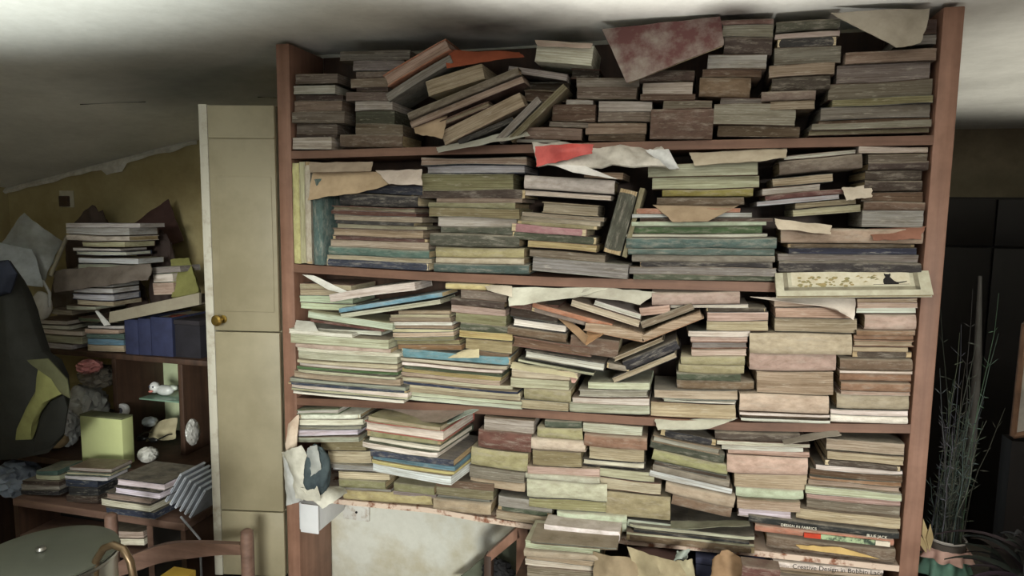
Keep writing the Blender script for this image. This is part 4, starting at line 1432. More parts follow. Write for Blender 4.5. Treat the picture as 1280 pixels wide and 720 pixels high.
# lower compartments
def cubebox():
    a, b_ = at(103, 580, YF - .16), at(152, 528, YF - .16)
    w = b_.x - a.x; h = b_.z - a.z
    o = empty('box', Matrix.Translation(Vector((a.x, YF - .16, zl + 0.0005))), 'pale yellow-green cube box on the alcove shelf unit', 'box')
    C1 = m_plain('pale_yellow_green_card', (198, 204, 148), 0.6, 0.3, (190, 196, 140), 6)
    MB().box((0, 0, 0), (w, 0.055, h * 0.985), bev=0.002).build('body', C1, o, local=True)
    MB().box((-0.001, -0.001, h * 0.985 + 0.0003), (w + 0.001, 0.056, h * 1.02), bev=0.002).build('lid', m_plain('dull_olive_card', (110, 112, 84), 0.6, 0.3), o, local=True)


cubebox()
soft(112, 458, YF + .02, (0.045, 0.05, 0.03), 72, SHINY, (206, 140, 138), 'pink_plastic_bag', 'pink and white plastic bag hanging under the alcove shelf top', 'plastic bag', 0.3, 2.2, None, True)
soft(124, 470, YF + .10, (0.085, 0.07, 0.05), 73, SHINY, (140, 134, 124), 'plastic_bag', 'grey crumpled plastic bag below the low paper piles', 'plastic bag', 0.35, 2.0, None, True)
soft(108, 508, YF + .12, (0.09, 0.08, 0.10), 74, SHINY, (196, 196, 192), 'plastic_bag', 'pale crumpled plastic bag behind the yellow-green cube box', 'plastic bag', 0.35, 2.0, None, True)
soft(84, 535, YF - .06, (0.045, 0.05, 0.075), 75, SHINY, (180, 182, 182), 'plastic_bag', 'cloudy plastic bag beside the yellow-green cube box', 'plastic bag', 0.35, 2.0, None, True)
# tape roll
c = at(156, 512, YF + .03)
o = empty('tape_roll', Matrix.Translation(c), 'white tape roll with dark hole above the yellow-green cube box', 'tape roll')
Mx = Matrix.Translation(c) @ Matrix.Rotation(math.pi / 2 - 0.1, 4, 'X')
MB().lathe([(0.012, 0.0), (0.026, 0.0), (0.028, 0.004), (0.028, 0.02), (0.026, 0.024), (0.012, 0.024), (0.012, 0.0)], 28, Mx).build('roll', SHINY, o, (206, 206, 208))
MB().lathe([(0.0, 0.004), (0.0118, 0.004), (0.0118, 0.02), (0.0, 0.02)], 20, Mx).build('core', TINT, o, (90, 90, 104))
# toy duck lying on the glass shelf
c = at(202, 489, YF + .08)
du = empty('toy_bird', Matrix.Translation(Vector((c.x, c.y, zg))), 'small white toy bird on the green glass shelf', 'toy bird')
lump(Vector((c.x + 0.018, c.y, zg + 0.024)), (0.042, 0.024, 0.022), 76, 0.06, 1.5, 3).build('body', SHINY, du, (204, 206, 204))
lump(Vector((c.x - 0.028, c.y - 0.006, zg + 0.034)), (0.022, 0.02, 0.024), 77, 0.04, 1.5, 3).build('head', SHINY, du, (210, 210, 208))
lump(Vector((c.x - 0.030, c.y - 0.026, zg + 0.022)), (0.010, 0.010, 0.005), 78, 0.03, 1.5, 2).build('beak', SHINY, du, (196, 120, 110))
for s in (-1, 1):
    lump(Vector((c.x - 0.030 + s * 0.009, c.y - 0.024, zg + 0.040)), (0.004, 0.003, 0.004), 79, 0.0, 1, 2).build('eye', SHINY, du, (40, 44, 70))
lump(Vector((c.x + 0.05, c.y + 0.01, zg + 0.034)), (0.022, 0.012, 0.012), 80, 0.1, 2, 2).build('tail', SHINY, du, (190, 196, 186))
o = sheet([at(190, 530, YF + .12), at(221, 522, YF + .12), at(219, 548, YF + .06), at(182, 552, YF + .06)], 10, 8, .008, .002, 81, .01).build('paper', TINT, None, (176, 166, 136)); tag(o, 'beige creased paper under the toy bird compartment', 'paper')
soft(187, 527, YF + .08, (0.03, 0.03, 0.02), 82, SHINY, (150, 156, 158), 'plastic_cup', 'clear plastic tub lying above the black glasses', 'tub', 0.15, 2)
# black glasses
c = at(184, 549, YF - .01)
gl = empty('glasses', Matrix.Translation(c), 'black glasses lying on beige creased paper in the alcove', 'glasses')
for s in (-1, 1):
    lump(c + Vector((s * 0.030, 0, 0)), (0.024, 0.008, 0.010), 83, 0.05, 1, 2).build('lens', SHINY, gl, (24, 24, 24))
    MB().tube([c + Vector((s * 0.052, 0.004, 0.003)), c + Vector((s * 0.056, 0.05, 0.008)), c + Vector((s * 0.050, 0.08, 0.0))], 0.003, 8).build('temple', SHINY, gl, (24, 24, 24))
MB().tube([c + Vector((-0.008, 0, 0.004)), c + Vector((0.008, 0, 0.004))], 0.003, 8).build('bridge', SHINY, gl, (24, 24, 24))
soft(185, 568, YF - .1, (0.038, 0.035, 0.030), 84, TINT, (196, 194, 188), 'paper_ball', 'crumpled white paper ball beside the yellow-green cube box', 'paper', 0.2, 2, None, True)
soft(241, 540, YF - .12, (0.022, 0.03, 0.05), 85, SHINY, (170, 168, 164), 'plastic_bag', 'small grey plastic bag squeezed against the cupboard edge', 'plastic bag', 0.2, 2, None, True)
soft(72, 550, YF - .1, (0.045, 0.04, 0.033), 86, TINT, (150, 128, 96), 'tan_pouch', 'round tan pouch under the dark jacket', 'pouch', 0.1, 1.5)
soft(22, 598, YF - .1, (0.10, 0.08, 0.075), 87, SHINY, (140, 150, 166), 'plastic_bag', 'bluish crumpled plastic bag under the dark jacket', 'plastic bag', 0.35, 2.0, None, True)

# low cabinet in front of the shelf unit with books on it
YL = 0.12
a, b_ = at(116, 706, YL), at(184, 648, YL)
lc = empty('low_cabinet', Matrix.Translation(Vector((a.x, YL, 0))), 'dark low cabinet with open niche below the alcove books', 'cabinet')
xr = at(232, 690, YL).x; zc = b_.z
MB().box((at(20, 690, YL).x, YL, zc - 0.028), (xr, YL + 0.18, zc), bev=0.003).build('top_board', WOOD_CH, lc)
MB().box((b_.x - 0.006, YL + 0.003, 0), (b_.x + 0.018, YL + 0.175, zc - 0.0285)).build('divider', WOOD_CH, lc)
MB().box((xr - 0.02, YL + 0.003, 0), (xr, YL + 0.175, zc - 0.0285)).build('side_panel', WOOD_D, lc)
MB().box((b_.x + 0.0185, YL + 0.004, 0), (xr - 0.0205, YL + 0.02, zc - 0.0285)).build('front_panel', WOOD_BLK, lc)
xl_ = at(20, 690, YL).x
MB().box((xl_, YL + 0.003, 0), (xl_ + 0.02, YL + 0.175, zc - 0.0285)).build('side_panel', WOOD_D, lc)
MB().box((xl_, YL + 0.176, 0), (xr, YL + 0.18, zc - 0.0285)).build('back_panel', WOOD_BLK, lc)
zn = at(150, 690, YL).z
MB().box((xl_ + 0.0205, YL + 0.004, zn - 0.022), (b_.x - 0.0065, YL + 0.174, zn)).build('niche_shelf', WOOD_CH, lc)
GB = 'books on the low cabinet'
stack('in niche of the low cabinet', '''
664 673 122 178 k
674 683 120 179 wf''', 0.03, 150, Y=YL + 0.02, floor=zn, group=GB, depth=0.15)
stack('in pile before cupboard on low cabinet', '''
600 609 143 208 lh K
610 619 141 204 lh K
619 628 128 190 dh K
628 636 122 192 wm
637 645 130 196 nf''', 0.08, 165, Y=YL - 0.03, floor=zc, group=GB, depth=0.17, turn=-6)
stack('in pile toward metal pot on low cabinet', '''
586 591 86 138 em
592 597 84 138 ch T
598 604 82 136 lf
605 616 84 124 nf
617 630 88 124 Kf
631 642 86 124 Df''', 0.07, 114, Y=YL + 0.04, floor=zc, group=GB, depth=0.10)
stack('in short pile under bluish plastic bag on low cabinet', '''
588 598 45 72 Tf
599 612 44 74 qf
613 622 30 78 Df
623 634 28 76 ef
635 645 30 78 Kf''', 0.03, 60, Y=YL + 0.04, floor=zc, group=GB, depth=0.12)
# wall socket on a white patch of the alcove wall
c = at(82, 250, 0.96)
ws = empty('light_switch', Matrix.Translation(c), 'brown light switch on a white patch of alcove wall', 'light switch')
MB().box((c.x - .040, .962, c.z - .036), (c.x + .044, .9695, c.z + .046), bev=.002).build('backplate', m_plain('white_backplate', (206, 200, 182), 0.7, 0.2, (180, 172, 150), 20), ws)
MB().box((c.x - .028, .945, c.z - .032), (c.x + .026, .9618, c.z + .020), bev=.003).build('switch_body', m_plain('brown_switch', (84, 66, 54), 0.5, 0.4), ws)
# six plastic cases leaning against the cupboard
pv = at(222, 642, 0.14)
for i in range(6):
    a = at(208 + i * 6, 628 + i * 4, 0.12); b_ = at(233 + i * 6, 584 + i * 4, 0.12)
    u = (b_ - a).normalized(); w_ = Vector((-u.z, 0, u.x)); D = Vector((0, 0.12, 0)); L = 0.125; t = 0.0085
    ca = empty('plastic_case', Matrix.Translation(a), f'silvery disc case {ORDN[i]} from the low cabinet in the leaning row', 'disc case', 'disc cases leaning against the cupboard')
    P = [a, a + u * L, a + u * L + w_ * t, a + w_ * t]
    mb = MB(); mb.hexa(P + [p + D for p in P]); mb.build('case', SHINY, ca, (186, 190, 198), smooth=False)
    P2 = [a + w_ * 0.002 + u * .006 - Vector((0, .0008, 0)), a + u * (L - .006) + w_ * .002 - Vector((0, .0008, 0)), a + u * (L - .006) + w_ * .0045 - Vector((0, .0008, 0)), a + u * .006 + w_ * .0045 - Vector((0, .0008, 0))]
    mb = MB(); mb.hexa(P2 + [p + Vector((0, .002, 0)) for p in P2]); mb.build('label_strip', SHINY, ca, (110, 114, 128), smooth=False)
p0, p1 = at(226, 646, 0.12), at(250, 674, 0.10)
o = MB().tube([p0, p1, p1 - Vector((0, 0, p1.z)) ], 0.004, 8).build('metal_rod', SHINY, None, (150, 150, 156)); tag(o, 'thin metal rod supporting the leaning disc cases', 'rod')

# ---- dark jacket with a yellow-green stripe hanging at the picture's edge
YJ = 0.15
ja = empty('jacket', Matrix.Translation(at(30, 460, YJ)), 'dark hanging jacket with yellow-green stripe at the alcove edge', 'jacket')
def jpart(pts, th, name, color, amp, seed, yoff=0.0):
    """a padded panel with the given outline"""
    P = [at(x, y, YJ + yoff) for x, y in pts]; n = len(P); c = sum(P, Vector()) / n
    vs = []; fs = []; R = 5
    for side in (-1, 1):
        for k in range(R):
            f = 1 - k / R
            for p in P:
                q = c.lerp(p, f); h = th * math.sqrt(max(0, 1 - f * f))
                q = q + Vector((0, side * (h + 0.002), 0)) + Vector((noise.noise(q * 9 + Vector((seed, 0, 0))), noise.noise(q * 9 + Vector((0, seed, 0))), 0)) * amp
                vs.append(q)
        vs.append(c + Vector((0, side * (th + 0.002), 0)))
    half = R * n + 1
    for s in range(2):
        o = s * half
        for k in range(R - 1):
            for i in range(n):
                j = (i + 1) % n
                fs.append((o + k * n + i, o + k * n + j, o + (k + 1) * n + j, o + (k + 1) * n + i))
        for i in range(n):
            fs.append((o + (R - 1) * n + i, o + (R - 1) * n + (i + 1) % n, o + R * n))
    for i in range(n):
        j = (i + 1) % n
        fs.append((i, half + i, half + j, j))
    mb = MB(); mb.add(vs, fs); return mb.build(name, TINT, ja, color)


jpart([(-30, 330), (12, 326), (22, 345), (30, 372), (42, 410), (52, 440), (70, 452), (82, 476), (86, 510), (80, 545), (60, 566), (20, 574), (-30, 576)], 0.07, 'body', (48, 48, 44), 0.008, 1)
jpart([(-30, 328), (10, 325), (20, 342), (14, 366), (-30, 380)], 0.03, 'collar', (44, 48, 62), 0.004, 2, -0.055)
jpart([(48, 462), (66, 464), (78, 480), (78, 492), (62, 500), (50, 516), (42, 536), (40, 549), (20, 550), (22, 536), (34, 508), (46, 486)], 0.012, 'stripe', (120, 120, 74), 0.002, 3, -0.068)
jpart([(34, 450), (60, 448), (84, 474), (88, 498), (80, 494), (76, 478), (58, 464)], 0.012, 'hood_edge', (84, 84, 60), 0.002, 4, -0.064)
jpart([(52, 520), (64, 502), (80, 494), (85, 510), (80, 542), (62, 560), (42, 566), (44, 548)], 0.014, 'pocket', (30, 30, 26), 0.002, 5, -0.066)

# ---- metal pot with a lid in the corner
Yp = -0.78
c = at(58, 696, Yp); rx = (at(122, 696, Yp) - at(-4, 696, Yp)).length / 2
po = empty('cooking_pot', Matrix.Translation(Vector((c.x, Yp, 0))), 'big steel cooking pot with grey-green lid at the lower corner', 'pot')
zr = c.z
Mp = Matrix.Translation(Vector((c.x, Yp, zr)))
m, nt, b = newmat('dull_steel', 0.28, 0.5); b.inputs['Metallic'].default_value = 0.95; b.inputs['Base Color'].default_value = lin((170, 168, 162))
STEEL = m
MB().lathe([(0, -0.24), (rx * 0.9, -0.24), (rx * 0.95, -0.22), (rx * 0.95, -0.012), (rx * 1.0, -0.006), (rx * 1.0, 0.0), (rx * .93, 0.0), (rx * .92, -0.2), (0, -0.2)], 48, Mp).build('body', STEEL, po)
MB().lathe([(rx * 0.98, 0.001), (rx * 0.985, 0.005), (rx * 0.9, 0.009), (rx * 0.45, 0.014), (0.0, 0.016), (0, 0.011), (rx * .45, 0.009), (rx * .9, 0.004), (rx * 0.98, 0.001)], 48, Mp).build('lid', m_plain('grey_green_lid', (80, 82, 72), 0.3, 0.4, (70, 72, 64), 6), po)
MB().lathe([(0, 0.026), (0.007, 0.025), (0.009, 0.020), (0.005, 0.015), (0.005, 0.012)], 16, Mp @ Matrix.Translation(Vector((0.0, -0.01, 0)))).build('lid_knob', STEEL, po)
pts = [at(118, 735, Yp), at(120, 700, Yp), at(130, 685, Yp), at(142, 681, Yp), at(154, 686, Yp), at(163, 702, Yp), at(167, 722, Yp), at(166, 740, Yp)]
m, nt, b = newmat('worn_golden_metal', 0.35, 0.5); b.inputs['Metallic'].default_value = 0.7; b.inputs['Base Color'].default_value = lin((104, 86, 64))
MB().tube(pts, 0.007, 12).build('handle', m, po)
tb = empty('side_table', Matrix.Translation(Vector((c.x, Yp, 0))), 'small round table under the cooking pot', 'table')
MB().lathe([(0, zr - 0.241), (rx * 1.15, zr - 0.241), (rx * 1.15, zr - 0.262), (0, zr - 0.262)], 36, Matrix.Translation(Vector((c.x, Yp, 0)))).build('top', WOOD_CH, tb)
for k in range(3):
    a_ = k * 2.094 + 0.4; q = Vector((c.x + math.cos(a_) * rx * .8, Yp + math.sin(a_) * rx * .8, 0))
    MB().tube([q + Vector((0, 0, 0)), q + Vector((0, 0, zr - 0.262))], 0.018, 10).build('leg', WOOD_CH, tb)

# ---- wooden chair in front of the cupboard
Yc = -0.17
ch = empty('chair', Matrix.Translation(Vector((at(220, 700, Yc).x, Yc, 0))), 'brown wooden chair with curved top rail before the cupboard', 'chair')
def arc(pts, n=18):
    out = []
    for i in range(n + 1):
        t = i / n * (len(pts) - 1); k = min(int(t), len(pts) - 2); f = t - k
        p0, p1, p2, p3 = pts[max(k - 1, 0)], pts[k], pts[k + 1], pts[min(k + 2, len(pts) - 1)]
        out.append(0.5 * ((2 * p1) + (p2 - p0) * f + (2 * p0 - 5 * p1 + 4 * p2 - p3) * f * f + (3 * p1 - p0 - 3 * p2 + p3) * f ** 3))
    return out


hi = arc([at(x, y, Yc + dy) for x, y, dy in ((142, 706, .0), (170, 692, .012), (205, 681, .02), (240, 679, .02), (275, 680, .012), (303, 681, .0))])
lo = arc([at(x, y, Yc + dy) for x, y, dy in ((142, 722, .0), (165, 716, .012), (200, 704, .02), (240, 698, .02), (275, 694, .012), (303, 694, .0))])
vs = []; fs = []
for a, b_ in zip(hi, lo):
    vs += [a, a + Vector((0, .02, 0)), b_ + Vector((0, .02, 0)), b_]
k = len(hi)
for i in range(k - 1):
    for j in range(4): fs.append((i * 4 + j, i * 4 + (j + 1) % 4, i * 4 + 4 + (j + 1) % 4, i * 4 + 4 + j))
fs += [(0, 1, 2, 3), (k * 4 - 1, k * 4 - 2, k * 4 - 3, k * 4 - 4)]
mb = MB(); mb.add(vs, fs); mb.build('top_rail', WOOD_CH, ch)
xR = at(306, 690, Yc).x; xL = at(138, 712, Yc).x; zp = at(306, 664, Yc).z
for x, zz in ((xR, zp), (xL, zp - 0.012)):
    MB().tube([Vector((x, Yc + .012, 0)), Vector((x, Yc + .012, zz - .03)), Vector((x, Yc + .012, zz - .006)), Vector((x, Yc + .012, zz))], [.017, .0185, .017, .009], 14).build('rear_leg', WOOD_CH, ch)
MB().box((xL + 0.0, Yc - .38, 0.43), (xR, Yc - .012, 0.455), bev=0.01).build('seat', WOOD_CH, ch)
for x in (xL + .03, xR - .03):
    MB().tube([Vector((x, Yc - .35, 0)), Vector((x, Yc - .35, .43))], .018, 12).build('front_leg', WOOD_CH, ch)
MB().box((xL + .01, Yc + .003, zp - 0.26), (xR - .01, Yc + .02, zp - 0.21), bev=0.004).build('lower_rail', WOOD_CH, ch)
o = empty('box', Matrix.Translation(at(237, 716, -.12)), 'yellow and green carton standing on the chair seat', 'box')
a, b_ = at(222, 735, -.19), at(248, 710, -.19)
MB().box((a.x, -.30, .4555), (b_.x, -.20, b_.z), bev=0.002).build('body', m_plain('yellow_card', (176, 146, 60), 0.6, 0.3, (160, 130, 50), 9), o)
MB().box((a.x - .012, -.301, .4555), (a.x - .0005, -.20, b_.z - .01), bev=0.001).build('side_flap', m_plain('green_white_card', (140, 160, 120), 0.6, 0.3, (190, 196, 186), 40), o)
# ================================================================== below the bottom shelf
YT = -0.06
zt_ = at(760, 752, -0.2).z
tbx = empty('low_table', Matrix.Translation(Vector((1.0, 0.03, 0))), 'low table under the bottom shelf holding more piles', 'table')
x0, x1 = at(662, 750, YT).x, W - TP - 0.01
MB().box((x0 - 0.02, -0.26, zt_ - 0.025), (x1, DEP, zt_), bev=0.003).build('top', WOOD_D, tbx)
for x in (x0, x1 - 0.04):
    for y in (-0.24, DEP - 0.05):
        MB().box((x, y, 0), (x + 0.035, y + 0.035, zt_ - 0.026)).build('leg', WOOD_D, tbx)
G5 = 'books piled on the low table'
stack('in pile on low table beside wooden bracket', '''
678 684 664 772 eh
684 697 656 750 q
698 712 656 752 ks
712 722 658 752 t
722 735 656 750 wf
735 752 660 752 d''', 0.10, 718, floor=zt_, group=G5, Y=-0.135, depth=0.125)
tilted(680, 668, 775, 678, 13, 'wp', 'clean white slim book lying on pile on low table, just below bottom shelf', G5, -0.075, 0.065)
soft(818, 697, YT + .05, (0.07, 0.08, 0.022), 91, TINT, (88, 66, 62), 'purple_brown_cloth', 'purple-brown rolled cloth under the flat folders', 'cloth', 0.12, 1.6)
for i, (c, colr, lab) in enumerate((
        ([(742, 690, -.14), (806, 700, -.14), (812, 740, -.17), (742, 736, -.17)], (142, 126, 102), 'crumpled tan paper beside pile on low table'),
        ([(784, 684, -.15), (850, 704, -.15), (872, 744, -.18), (800, 736, -.18)], (158, 146, 118), 'crumpled cream paper beside the purple-brown cloth'),
        ([(846, 700, -.085), (866, 698, -.085), (874, 744, -.11), (842, 742, -.11)], (166, 158, 130), 'pale stiff paper corner before the navy box'),
        ([(846, 690, -.08), (862, 686, -.08), (858, 700, -.085), (842, 700, -.085)], (150, 158, 150), 'small grey-green scrap on the purple-brown cloth'))):
    o = patch(c, 14, 10, .012, .002, 92 + i, .012, 17).build('paper', TINT, None, colr); tag(o, lab, 'paper', 'crumpled papers under the bottom shelf')
a, b_ = at(868, 752, YT + .04), at(958, 706, YT + .04)
nb = empty('box', Matrix.Translation(Vector((a.x, YT + .04, zt_))), 'navy box standing under the bottom shelf', 'box')
MB().box((a.x, YT + .04, zt_ + .0005), (b_.x, DEP - .03, b_.z - .022), bev=.003).build('body', TINT, nb, (50, 52, 70))
MB().box((a.x - .002, YT + .038, b_.z - .0218), (b_.x + .002, DEP - .028, b_.z - .004), bev=.003).build('lid', TINT, nb, (58, 60, 80))
o = patch([(892, 700, -.07), (912, 688, -.08), (962, 722, -.10), (884, 752, -.12)], 20, 14, .012, .003, 97, .02, 15).build('brown_paper_bag', TINT, None, (150, 122, 94)); tag(o, 'crumpled brown paper bag in front of navy box', 'paper bag')
stack('maroon book leaning on brown paper bag', '''
709 740 927 975 Rs''', 0.14, 950, group=G5, Y=-0.15, depth=0.05)
sb_ = stack('in pile by plant-side post on low table', '''
706 716 966 1104 ws
717 726 972 1104 tf
726 737 972 1106 d
737 752 970 1104 t''', 0.10, 1035, floor=zt_, shelf=5, group=G5, Y=0.006, depth=0.16)
sb_[0]['label'] = 'cream lace craft book with black lettering on its spine, below bottom shelf'
letters(sb_[0], 'Creative Design in Bobbin Lace', -0.085, 0.0045, 0.0165, INK_K)
letters(sb_[0], 'Collier', -0.117, 0.005, 0.009, m_plain('grey_ink', (120, 104, 96), 0.7, 0.2))
# wooden bracket carrying the shelf
p0 = at(653, 660, 0.02)
br = empty('wooden_bracket', Matrix.Translation(Vector((p0.x, 0.02, 0))), 'brown wooden post and brace propping up the bottom shelf', 'bracket')
a, b_ = at(645, 700, .02), at(660, 658, .02)
MB().box((a.x, .02, 0), (b_.x, .05, shelf_z(4, a.x) - 0.02), bev=.003).build('post', WOOD_V, br)
q0, q1 = at(610, 697, .02), at(648, 662, .02)
dv = Vector((0, .03, 0)); pv_ = Vector((0.014, 0, 0.012))
mb = MB(); P = [q0, q1, q1 - pv_ * 1.2 + Vector((.02, 0, -.006)), q0 + pv_]; P = [q0 - Vector((.006, 0, -.006)), q1 - Vector((.004, 0, -.006)), q1 + Vector((.004, 0, -.022)), q0 + Vector((.006, 0, -.012))]
mb.hexa(P + [p + dv for p in P]); mb.build('brace', WOOD_V, br, smooth=False)
MB().box((q0.x - .012, .018, 0), (q0.x + .010, .052, q0.z + .004), bev=.003).build('brace_foot', WOOD_D, br)
o = sheet([at(566, 728, .14), at(612, 692, .14), at(646, 676, .14), at(646, 730, .14)], 10, 8, .004, .006, 98, .0).build('grey_green_board', TINT, None, (92, 96, 82)); tag(o, 'grey-green board leaning on plaster behind wooden bracket', 'board')
soft(622, 716, .085, (0.045, 0.03, 0.04), 99, TINT, (44, 44, 46), 'black_cloth', 'black crumpled cloth behind the wooden bracket', 'cloth', .4, 3)

# ================================================================== to the plant side of the bookcase
YW = 1.9
a = at(1180, 246, YW); b_ = at(1300, 232, YW)
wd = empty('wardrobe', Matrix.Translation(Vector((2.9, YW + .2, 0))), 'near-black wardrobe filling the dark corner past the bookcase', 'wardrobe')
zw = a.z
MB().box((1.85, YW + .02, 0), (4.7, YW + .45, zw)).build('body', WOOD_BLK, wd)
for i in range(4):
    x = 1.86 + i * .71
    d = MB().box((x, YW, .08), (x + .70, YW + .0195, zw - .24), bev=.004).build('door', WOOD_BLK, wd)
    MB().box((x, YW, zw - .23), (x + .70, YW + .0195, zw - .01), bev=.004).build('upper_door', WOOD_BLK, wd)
# potted wispy plant
YP = 0.10
c = at(1181, 690, YP)
zs = at(1181, 722, YP).z
st = empty('plant_stand', Matrix.Translation(Vector((c.x, YP, 0))), 'dark small stand under the wispy potted plant', 'stand')
MB().lathe([(0, zs), (.06, zs), (.06, zs - .02), (0, zs - .02)], 28, Matrix.Translation(Vector((c.x, YP, 0)))).build('top', WOOD_BLK, st)
for k in range(3):
    q = Vector((c.x + .045 * math.cos(k * 2.09), YP + .045 * math.sin(k * 2.09), 0)); MB().tube([q, q + Vector((0, 0, zs - .02))], .012, 8).build('leg', WOOD_BLK, st)
pl = empty('potted_plant', Matrix.Translation(Vector((c.x, YP, zs))), 'wispy grey-green plant in a frilled teal and pink pot', 'plant')
zrim = at(1181, 674, YP).z; hp = zrim - zs; R = .044
MB().lathe([(0, zs + .001), (R * .8, zs + .001), (R, zs + hp * .9), (R * 1.02, zrim), (R * .93, zrim), (R * .85, zrim - .02), (0, zrim - .02)], 32, Matrix.Translation(Vector((c.x, YP, 0)))).build('pot', m_plain('dark_grey_pot', (92, 84, 78), 0.6, 0.3), pl)
MB().lathe([(R * 1.0, zrim + .002), (R * 1.03, zrim + .006), (R * .98, zrim + .009), (R * .94, zrim + .004)], 32, Matrix.Translation(Vector((c.x, YP, 0)))).build('pot_rim', m_plain('white_pot_rim', (190, 184, 178), 0.5, 0.4), pl)
def frill(r, z, amp, colr, name, seed, hh):
    vs = []; fs = []; n = 72
    for i in range(n):
        a_ = 2 * math.pi * i / n
        for k in range(4):
            rr = r + amp * (k / 3) * math.sin(a_ * 9 + seed) + .012 * k / 3 + .006 * noise.noise(Vector((a_ * 3, k, seed)))
            vs.append(Vector((c.x + rr * math.cos(a_), YP + rr * math.sin(a_), z - hh * k / 3)))
    for i in range(n):
        for k in range(3): fs.append((i * 4 + k, i * 4 + k + 1, ((i + 1) % n) * 4 + k + 1, ((i + 1) % n) * 4 + k))
    mb = MB(); mb.add(vs, fs); return mb.build(name, TINT, pl, colr)
frill(R * 1.06, zrim - .014, .010, (196, 160, 148), 'pink_frill', 1, .026)
frill(R * 1.02, zrim - .034, .010, (130, 176, 158), 'teal_frill', 3, .055)
rr = random.Random(12)
for q in range(84):
    a_ = rr.random() * 6.28; r0 = rr.random() * .032
    base = Vector((c.x + r0 * math.cos(a_), YP + r0 * math.sin(a_), zrim - .02))
    hgt = rr.choice([.18, .25, .32, .42, .55]) * (0.7 + .5 * rr.random())
    lean = Vector((rr.gauss(0.015, .035), rr.gauss(0, .03), 0)) * (hgt / .4)
    if base.x + lean.x < W + .03: lean.x = abs(lean.x) * .3
    pts = [base + lean * (t ** 1.4) + Vector((noise.noise(Vector((q, t * 3, 0))) * .012, 0, hgt * t)) for t in [i / 7 for i in range(8)]]
    pts = [Vector((max(p.x, W + .008), p.y, p.z)) for p in pts]
    mb = MB(); mb.tube(pts, [.0016 - .0012 * i / 7 for i in range(8)], 4)
    for i in range(2, 7):
        for s in (-1, 1):
            p = pts[i]; e = p + Vector((s * (.006 + .012 * rr.random()), rr.gauss(0, .012), -.006 + .03 * rr.random()))
            e.x = max(e.x, W + .006)
            mb.add([p, p.lerp(e, .5) + Vector((0, 0, .0014)), e, p.lerp(e, .5) - Vector((0, 0, .0014))], [(0, 1, 2, 3)])
    mb.build('stem', TINT, pl, jit((70, 80, 74), .25))
sp = [at(1225, 345, YP + .05), at(1222, 450, YP + .05), at(1214, 560, YP + .03), at(1192, 668, YP)]
MB().tube(sp, [.004, .009, .011, .011], 10).build('tall_spike', TINT, pl, (66, 64, 60))
for i, (x0, y0, x1, y1) in enumerate(((1160, 688, 1154, 648), (1162, 690, 1163, 655), (1158, 692, 1150, 668))):
    P0, P1 = at(x0, y0, YP - .05), at(x1, y1, YP - .055); sd = Vector((.009, .003, 0))
    mid = P0.lerp(P1, .5)
    mb = MB(); mb.add([P0, mid - sd, P1, mid + sd, P0 + Vector((0, .002, 0)), mid - sd + Vector((0, .002, 0)), P1 + Vector((0, .002, 0)), mid + sd + Vector((0, .002, 0))], [(0, 1, 2, 3), (7, 6, 5, 4), (0, 4, 5, 1), (1, 5, 6, 2), (2, 6, 7, 3), (3, 7, 4, 0)])
    mb.build('dry_leaf', TINT, pl, (176, 156, 116))
# dark strap-leaved plant in the corner
YD = -0.12
c2 = at(1290, 735, YD)
dp = empty('strap_leaf_plant', Matrix.Translation(Vector((c2.x, YD, 0))), 'dark strap-leaved plant in the corner with one yellow-green leaf', 'plant')
MB().lathe([(0, .0), (.11, .0), (.14, c2.z - .06), (.145, c2.z - .05), (.12, c2.z - .05), (.11, c2.z - .07), (0, c2.z - .07)], 28, Matrix.Translation(Vector((c2.x, YD, 0)))).build('pot', m_plain('black_pot', (40, 36, 36), 0.7, 0.2), dp)
rr = random.Random(5)
for q in range(80):
    a_ = rr.random() * 6.283; el = rr.uniform(.25, 1.35); L = rr.uniform(.12, .25)
    h0 = Vector((c2.x, YD, c2.z + rr.uniform(-.06, .08)))
    dirv = Vector((math.cos(a_) * math.cos(el), math.sin(a_) * math.cos(el), math.sin(el)))
    sd = dirv.cross(Vector((0, 0, 1))).normalized() * rr.uniform(.009, .017)
    n = 8; vs = []; fs = []
    for i in range(n + 1):
        t = i / n; p = h0 + dirv * L * t + Vector((0, 0, -L * .55 * t * t)); wv = (1 - t ** 2.2) * (.5 + min(1, t * 4) * .5)
        vs += [p - sd * wv, p + Vector((0, 0, -.003)), p + sd * wv]
    for i in range(n):
        for k in range(2): fs.append((i * 3 + k, i * 3 + k + 1, i * 3 + 4 + k, i * 3 + 3 + k))
    mb = MB(); mb.add(vs, fs); mb.build('leaf', TINT, dp, jit((40, 38, 40), .3))
P0, P1 = at(1292, 694, .02), at(1268, 681, .02); sd = Vector((0, 0, .011)); mid = P0.lerp(P1, .6)
mb = MB(); mb.add([P0 - sd, mid - sd, P1, mid + sd, P0 + sd] + [p + Vector((0, .003, 0)) for p in (P0 - sd, mid - sd, P1, mid + sd, P0 + sd)], [(0, 1, 2, 3, 4), (9, 8, 7, 6, 5), (0, 5, 6, 1), (1, 6, 7, 2), (2, 7, 8, 3), (3, 8, 9, 4), (4, 9, 5, 0)])
mb.build('yellow_leaf', TINT, dp, (196, 204, 70))
